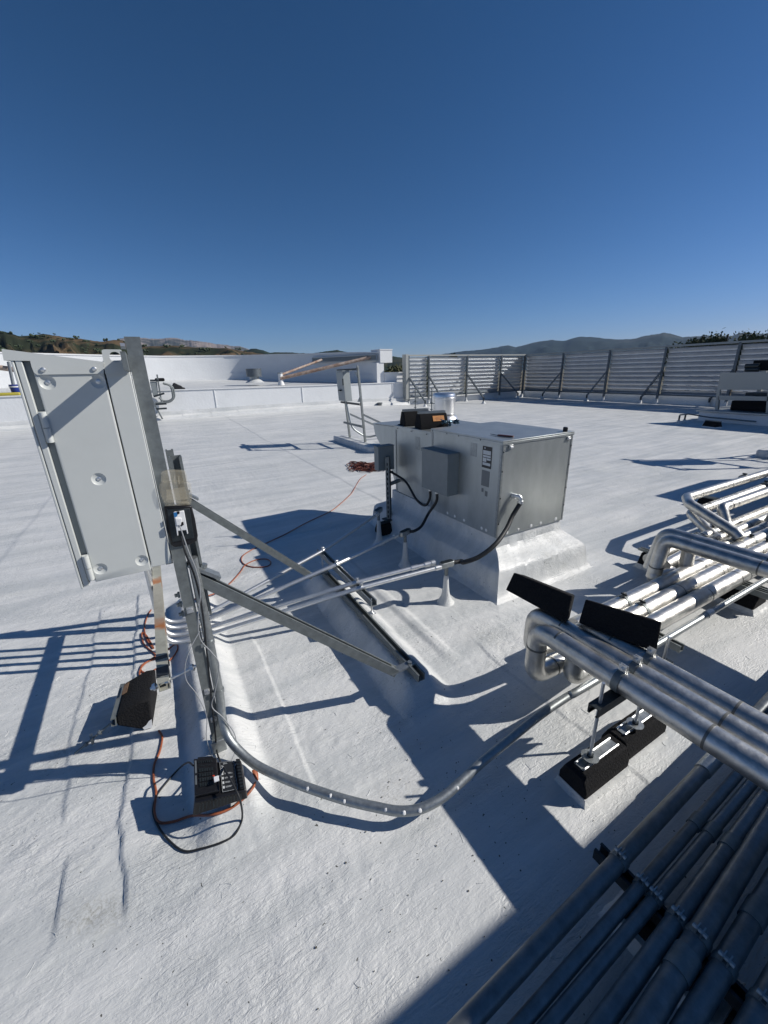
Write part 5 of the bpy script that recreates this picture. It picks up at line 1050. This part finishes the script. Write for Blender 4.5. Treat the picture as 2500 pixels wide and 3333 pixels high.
# ============================================================ FAR STAND (and its twin by the right edge)
def far_stand(label, off=(0,0,0)):
    t = thing('equipment_stand', (4.0, 8.45, .13), label, 'equipment stand')
    A0, A1 = AX(1190,1457,4.0), AX(1164,1190,4.0); B0, B1 = AX(1140,1440,4.0), AX(1112,1205,4.0)
    for a, b_ in ((A0, A1), (B0, B1)): q = MB(); q.chan(V(a[0],a[1],.10), b_, (1,0,0)); q.build('post', 'galvanised_dull', t)
    lean = (A1-A0)/(A1[2]-A0[2])
    for z_, m_, nm_ in ((1.655,'dark_steel','top_rail'),(.93,'dark_steel','middle_rail'),(.46,'galvanised_dull','lower_rail')):
        a = A0+lean*z_; b_ = B0+(B1-B0)*(z_/B1[2]); e = norm(b_-a); q = MB(); q.chan(a-e*.03+V(-.035,0,0), b_+e*(.16 if z_ > .5 else .14)+V(-.035,0,0), (1,0,0)); q.build(nm_, m_, t)
    for a, b_ in ((A0+lean*.72, V(5.2, 7.95, .12)), (B0+(B1-B0)*.42, V(5.2, 8.85, .12))): q = MB(); q.chan(a, b_, (0,0,1)); q.build('brace', 'galvanised', t)
    for g0, z_ in ((0, 1.60),(0, .98)): a = A0+lean*z_; q = MB(); q.ext([a+V(-.02,.02,0), a+V(-.02,.15,0), a+V(-.02,.02,-.12 if z_ > 1 else .12)], (.006,0,0)); q.build('gusset', 'galvanised', t, smooth=False)
    q = MB(); c = B0+(B1-B0)*.55; q.tube(fillet([c+V(-.04,-.14,.05), B0+V(.0,-.13,.35), B0+V(.35,-.18,.10), V(5.0, 8.35, .25)], .3, 10), .022, 12); q.build('riser_conduit', 'galvanised', t)
    d = thing('disconnect_switch', (3.92, 8.75, .98), 'grey enclosure with switch handle hung on that stand', 'switch box') if False else t
    sh = -.13*.0
    q = MB()
    bx0 = AX(1125,1206,3.99); 
    def sk(x, y, z): return (x, y + (1.6-z)*(-.13), z)
    q.hexa([sk(3.84,8.66,.985), sk(4.0,8.66,.985), sk(4.0,9.02,.985), sk(3.84,9.02,.985), sk(3.84,8.66,1.62), sk(4.0,8.66,1.62), sk(4.0,9.02,1.62), sk(3.84,9.02,1.62)])
    return t, q
t, q = far_stand('far strut stand with a switch box, standing beyond the air handler')
cb_ = thing('switch_box', (3.92, 8.8, .98), 'grey switch box mounted on the far stand beyond the air handler', 'switch box')
q.build('enclosure', 'switch_grey', cb_, bevel=.004)
q = MB(); q.hexa([(3.825,8.57,.99),(3.838,8.57,.99),(3.838,8.95,.99),(3.825,8.95,.99),(3.825,8.655,1.61),(3.838,8.655,1.61),(3.838,9.03,1.61),(3.825,9.03,1.61)]); dr = q.build('door', 'switch_grey', cb_, bevel=.003)
q = MB(); q.obox((3.80,8.60,1.40),(.012,0,0),(0,.010,0),(0,0,.07)); q.obox((3.80,8.80,1.22),(.02,0,0),(0,.05,0),(0,0,.014)); q.build('handle', 'dark_steel', dr)
q = MB(); q.obox((3.93,8.84,1.635),(.11,0,0),(0,.20,0),(0,0,.008)); q.build('drip_lid', 'switch_grey', cb_, bevel=.002)
q = MB(); q.box((3.80,7.42,-.03),(4.20,9.40,.125)); tg(q.build('sleeper', 'roof_coating', bevel=.035, seg=3), 'white coated sleeper under the far stand with the switch box', 'sleeper')
q = MB(); q.box((5.05,7.7,-.03),(5.35,9.2,.10)); tg(q.build('sleeper', 'roof_coating', bevel=.03, seg=3), 'white coated sleeper taking the far stand braces behind the air handler', 'sleeper')
c = copy_tree(t, (5.45,-6.15,0), 'equipment stand at the right edge whose ladder-like shadow lies on the roof')
c2 = copy_tree(cb_, (5.45,-6.15,0), 'grey switch box on the stand at the right edge')
q = MB(); q.box((9.2,1.4,-.02),(9.65,2.95,.13)); tg(q.build('sleeper', 'roof_coating', bevel=.04, seg=3), 'white coated sleeper under the right-edge stand', 'sleeper')

# ============================================================ MUSHROOM FAN, SMALL ROOF ITEMS
c = C0+ray(1445,1300)*8.3; k = 8.3/FPX; t = thing('exhaust_fan', (c[0],c[1],0), 'round spun aluminium exhaust fan behind the air handler', 'exhaust fan')
zc = lambda py: 1.6-(py-1204)*k*1.035
zb0, zt0 = zc(1335), zc(1272); rr = 36.5*k*1.02
q = MB(); q.lathe((c[0],c[1],0), [(rr*.98,zb0),(rr,zb0+.02),(rr,zt0-.11),(rr*1.015,zt0-.105),(rr*1.015,zt0-.09),(rr,zt0-.085),(rr,zt0-.06),(rr*.95,zt0-.02),(rr*.82,zt0),(rr*.3,zt0+.006)], n=48); q.build('motor_cover', 'spun_aluminium', t)
q = MB(); q.lathe((c[0],c[1],0), [(rr*.98,zb0-.015),(rr*1.03,zb0-.012),(rr*1.03,zb0+.004),(rr*.9,zb0+.006)], n=48); q.build('rim', 'spun_aluminium', t)
q = MB(); q.lathe((c[0],c[1],0), [(rr*1.36,zb0-.24),(rr*1.38,zb0-.22),(rr*1.36,zb0-.18),(rr*1.28,zb0-.11),(rr*1.12,zb0-.05),(rr*.9,zb0-.016)], n=48); q.build('windband', 'spun_aluminium', t)
q = MB(); s_ = rr*1.1; q.box((c[0]-s_,c[1]-s_,-.02),(c[0]+s_,c[1]+s_,zb0-.25)); q.build('curb', 'roof_coating', t, bevel=.03)
g = G(1237,1328); t = thing('small_vent', g, 'little black-rimmed roof drain dome left of the short screen', 'vent'); q = MB(); q.lathe(g, [(.13,-.01),(.12,.03),(.075,.05)], n=20); q.build('base', 'dark_steel', t); q = MB(); q.lathe(g, [(.07,.05),(.12,.22),(.13,.24),(.10,.25)], n=20); q.build('bowl', 'label_grey', t)

# ============================================================ LOUVRE SCREENS
mat('lip_shade', (.07,.08,.09), .5, .5)  # dark tone standing for the shade under the blade lips
def louvre_screen(fixed, a0, a1, axis, posts, label, flip, braces, endpost=None):
    """vertical screen along x (axis 0) at y = fixed, or along y (axis 1) at x = fixed"""
    def P3(u, w_, z): return (u, fixed+w_, z) if axis == 0 else (fixed+w_, u, z)
    t = thing('louvre_screen', P3((a0+a1)/2, 0, 0), label, 'louvre screen'); zb, zt = .42, 2.31; n = 10; ph = (zt-.10-zb)/n
    edges = sorted(posts); s = -1
    for i in range(n):
        z = zb+ph*i
        for ua, ub in zip(edges[:-1], edges[1:]):
            q = MB(); w0 = .07
            pr = [(w0+.075, z-.01), (w0+.075, z+.004), (w0+.000, z+ph*.84), (w0-.030, z+ph*.86), (w0-.030, z+ph*.89), (w0+.006, z+ph*.865), (w0+.082, z+.006), (w0+.082, z-.01)]
            pts_ = [P3(ua+.05, w_, zz) for w_, zz in pr]; d = V(*P3(ub-.05, 0, 0))-V(*P3(ua+.05, 0, 0)); q.ext(pts_, d); bl_ = q.build('louvre_blade', 'louvre_metal', t, smooth=False)
            q = MB(); q.ext([P3(ua+.05, w_, zz) for w_, zz in ((w0-.034, z+ph*.80), (w0-.008, z+ph*.80), (w0-.008, z+ph*.855), (w0-.034, z+ph*.855))], d); q.build('lip_shade_bar', 'lip_shade', bl_, smooth=False)  # added dark bar: shade line beneath the blade's top lip, put into colour
    for u in edges:
        q = MB(); a, b_ = P3(u, .0, .12), P3(u, .0, zt-.05); q.bar(a, b_, .075, .075, (1,0,0)); ps = q.build('post', 'frame_steel', t, smooth=False)
        f_ = P3(u, 0, 0); q = MB(); q.lathe(f_, [(.17,-.02),(.10,.02),(.06,.08),(.045,.20),(.042,.22)], n=16); q.build('boot', 'roof_coating', ps)
    for u, foot, za in braces:
        q = MB(); a = V(*P3(u, -.04, za)); f_ = V(*foot); q.bar(a, f_+V(0,0,.26), .065, .065); br = q.build('brace', 'frame_steel', t, smooth=False)
        q = MB(); q.cyl(f_+V(0,0,.12), f_+V(0,0,.30), .038, 12); q.build('foot', 'dark_steel', br)
        q = MB(); q.lathe(f_, [(.16,-.02),(.10,.02),(.055,.10),(.05,.14)], n=16); q.build('boot', 'roof_coating', br)
    q = MB(); a, b_ = V(*P3(a0, .06, zt-.035)), V(*P3(a1, .06, zt-.035)); q.bar(a, b_, .17, .07); q.build('cap_rail', 'beige_paint', t, smooth=False)
    q = MB(); q.bar(V(*P3(a0, .10, zb-.04)), V(*P3(a1, .10, zb-.04)), .12, .06); q.build('bottom_rail', 'frame_steel', t, smooth=False)
    return t
uX = [AY(px,1200,17.0)[0] for px in (1330,1396,1521,1631)]+[18.62]
ft = [G(1384,1325), G(1441,1320), G(1574,1314), G(1685,1297)]
t = louvre_screen(17.0, uX[0]-.05, 18.7, 0, uX, 'shorter sunlit louvre screen on the left, seen from behind with diagonal braces', 0, [(uX[0], ft[0], 1.30), (uX[1], ft[1]+V(0,.0,0), 1.32), (uX[2], ft[2], 1.32), (uX[3], ft[3], 1.32)])
q = MB(); q.box((uX[0]-.19,16.93,.30),(uX[0]-.05,17.25,2.325)); q.build('end_cladding', 'beige_paint', t, smooth=False)
uY = [17.05]+[AX(px,1220,18.7)[1] for px in (1827,1975,2153,2385)]+[4.2,1.2,-2.0]
ft = [G(1765,1298), G(1908,1305), G(2083,1313), G(2305,1322)]+[V(16.9,4.0,0), V(16.9,1.0,0)]
louvre_screen(18.7, -2.05, 17.1, 1, uY, 'longer louvre screen running to the right edge, mostly in shade', 0, [(uY[1+i], ft[i], 1.34) for i in range(4)]+[(uY[5], ft[4], 1.34), (uY[6], ft[5], 1.34)])

# ============================================================ CONDENSER AT THE RIGHT EDGE
XA = 13.95
def ca(px, py, X=XA): return AX(px, py, X)
lt, rt = ca(2277,1334), ca(2500,1351); zc_ = .30
t = thing('condenser_unit', (XA+.8, 4.0, 0), 'beige framed condenser on a white curb at the right edge', 'condenser')
q = MB(); q.box((XA,2.2,-.03),(XA+2.2,lt[1],lt[2]-.05)); q.build('curb', 'coated_wall', t, bevel=.02)
q = MB(); q.box((XA-.06,2.15,lt[2]-.047),(XA+2.25,lt[1]+.06,lt[2])); q.build('curb_cap', 'galvanised', t, bevel=.004)
def slabp(pts, X, th, m_, nm_): q = MB(); q.ext([ca(px,py,X) for px,py in pts], (th,0,0)); return q.build(nm_, m_, t, smooth=False)
XF = XA+.12
slabp([(2346,1213),(2515,1212),(2515,1268),(2334,1268)], XF, .03, 'beige_paint', 'upper_panel')
slabp([(2340,1287),(2515,1292),(2515,1305),(2336,1302)], XF, .05, 'beige_paint', 'cross_rail')
for a, b_ in (((2333,1268),(2327,1334)),((2499,1268),(2492,1345))):
    slabp([a, (a[0]+10,a[1]), (b_[0]+9,b_[1]), b_], XF-.0, .09, 'beige_paint', 'corner_post')
y0_, y1_ = ca(2346,1300,XF)[1]-.1, 2.6
zz = ca(2400,1325,XF)[2]; q = MB(); q.box((XF+.3,2.4,lt[2]+.01),(XF+1.6,y0_-.05,ca(2400,1307,XF)[2])); q.build('coil', 'rubber', t, bevel=.02)
q = MB(); q.box((XF+.4,2.4,ca(2400,1211,XF)[2]+.02),(XF+1.7,ca(2424,1200,XF)[1],ca(2430,1174,XF)[2])); q.build('upper_coil', 'rubber', t, bevel=.02)
q = MB(); q.box((XF+.35,2.4,ca(2400,1290,XF)[2]),(XF+1.5,y0_-.3,ca(2400,1280,XF)[2])); q.build('inner_shelf', 'dark_steel', t, bevel=.01)
q = MB(); q.box((XF+1.9,2.3,lt[2]),(XF+2.0,y0_,ca(2400,1290,XF)[2])); q.box((XF+1.9,y0_-.1,lt[2]),(XF+2.0,y0_,ca(2346,1213,XF)[2])); q.build('rear_frame', 'beige_paint', t, smooth=False)
q = MB(); 
for z_ in (0,.09): c_ = ca(2410,1192+z_*130,XF)+V(.3,0,0); q.cyl(c_, c_+V(0,-.3,0), .06, 12)
q.build('pipe_end', 'dark_steel', t)
g1, g2 = G(2207,1380), G(2226,1377); t = thing('conduit_gooseneck', (g1+g2)/2, 'pair of short stub pipes joined by a bent conduit left of the condenser', 'conduit')
for g in (g1, g2):
    q = MB(); q.lathe(g, [(.07,-.01),(.05,.03),(.035,.10)], n=14); q.build('boot', 'roof_coating', t); q = MB(); q.cyl(g+V(0,0,.06), g+V(0,0,.23), .022, 12); q.build('riser', 'dark_steel', t)
q = MB(); q.tube(fillet([g1+V(0,0,.20), g1+V(0,0,.25), g2+V(.05,-.05,.25), V(XA-.1, 5.7, .13), V(XA-.1, 4.6, .10)], .12, 6), .018, 12); q.build('bent_conduit', 'galvanised_dull', t)
g = G(2310,1393); pad(g[0]+.1, g[1], 0, (.3,1,0), 'small black rubber block lying in the condenser shadow', .34, .24, .16)

# left background rack beyond the tall post
o_ = AY(500,1340,16.9); t = thing('equipment_rack', (o_[0],16.9,.1), 'small strut rack with a grey box and looping hoses right of the tall post', 'equipment rack')
def rk(px, py, Y=16.9): return AY(px, py, Y)
q = MB(); q.bar(rk(511,1219), rk(527,1318), .05, .05); q.build('post', 'galvanised_dull', t)
q = MB(); q.bar(rk(488,1290), rk(529,1364), .05, .05); q.build('post', 'galvanised_dull', t)
for a, b_ in (((488,1238),(516,1238)),((500,1291),(535,1280)),((506,1316),(542,1314)),((509,1331),(543,1329))): q = MB(); q.bar(rk(*a), rk(*b_), .06, .06); q.build('rung', 'dark_steel', t)
q = MB(); q.ext([rk(488,1242),rk(511,1242),rk(515,1290),rk(500,1292)], (0,.2,0)); q.build('box', 'box_grey', t, bevel=.01)
q = MB(); q.tube(spline([rk(530,1247),rk(555,1257),rk(562,1280),rk(562,1297),rk(548,1305),rk(530,1304),rk(518,1293)],6), .035, 8); q.tube(spline([rk(532,1249),rk(560,1258),rk(568,1285),rk(563,1300),rk(545,1310),rk(505,1311)],6), .03, 8); q.build('hose', 'galvanised_dull', t)
q = MB(); p_ = rk(520,1236,17.7); q.obox(p_, (.16,0,0),(0,.12,0),(0,0,.06)); tg(q.build('rubber_support_block', 'rubber', bevel=.04), 'tiny black block at the top of the background rack', 'pipe block')

# ============================================================ BIG ROOFTOP UNIT JUST OUT OF FRAME (its shade falls on the conduits)
HS = 2.2; dx, dy = 1.33*HS, -.63*HS
t = thing('rooftop_unit', (6.2, -3.3, 0), 'large beige packaged rooftop unit outside the right edge', 'rooftop unit')
q = MB(); q.box((.16+dx, -5.2, .35), (9.5, .51+dy, HS)); q.build('housing', 'beige_paint', t, bevel=.01)
q = MB(); q.box((.4+dx, -5.0, -.02), (9.4, .35+dy, .345)); q.build('curb', 'coated_wall', t)
q = MB(); q.box((7.55,.4,.25),(8.95,1.62,1.6)); o = q.build('condenser_unit', 'beige_paint', bevel=.01); tg(o, 'beige condenser casing outside the right edge, casting a pointed shadow', 'condenser')

# ============================================================ AIR
hz = bpy.data.materials.new('air'); hz.use_nodes = True; n_ = hz.node_tree; n_.nodes.remove(n_.nodes['Principled BSDF'])
pv = n_.nodes.new('ShaderNodeVolumePrincipled'); pv.inputs['Color'].default_value = (.45,.68,1.0,1); pv.inputs['Density'].default_value = .00006; pv.inputs['Anisotropy'].default_value = .0
n_.links.new(pv.outputs[0], n_.nodes['Material Output'].inputs['Volume']); MAT['air'] = hz
q = MB(); q.box((-5600,-5600,-60), (5600,5600,480)); q.build('haze', 'air', smooth=False, org=(0,0,0), kind='stuff')
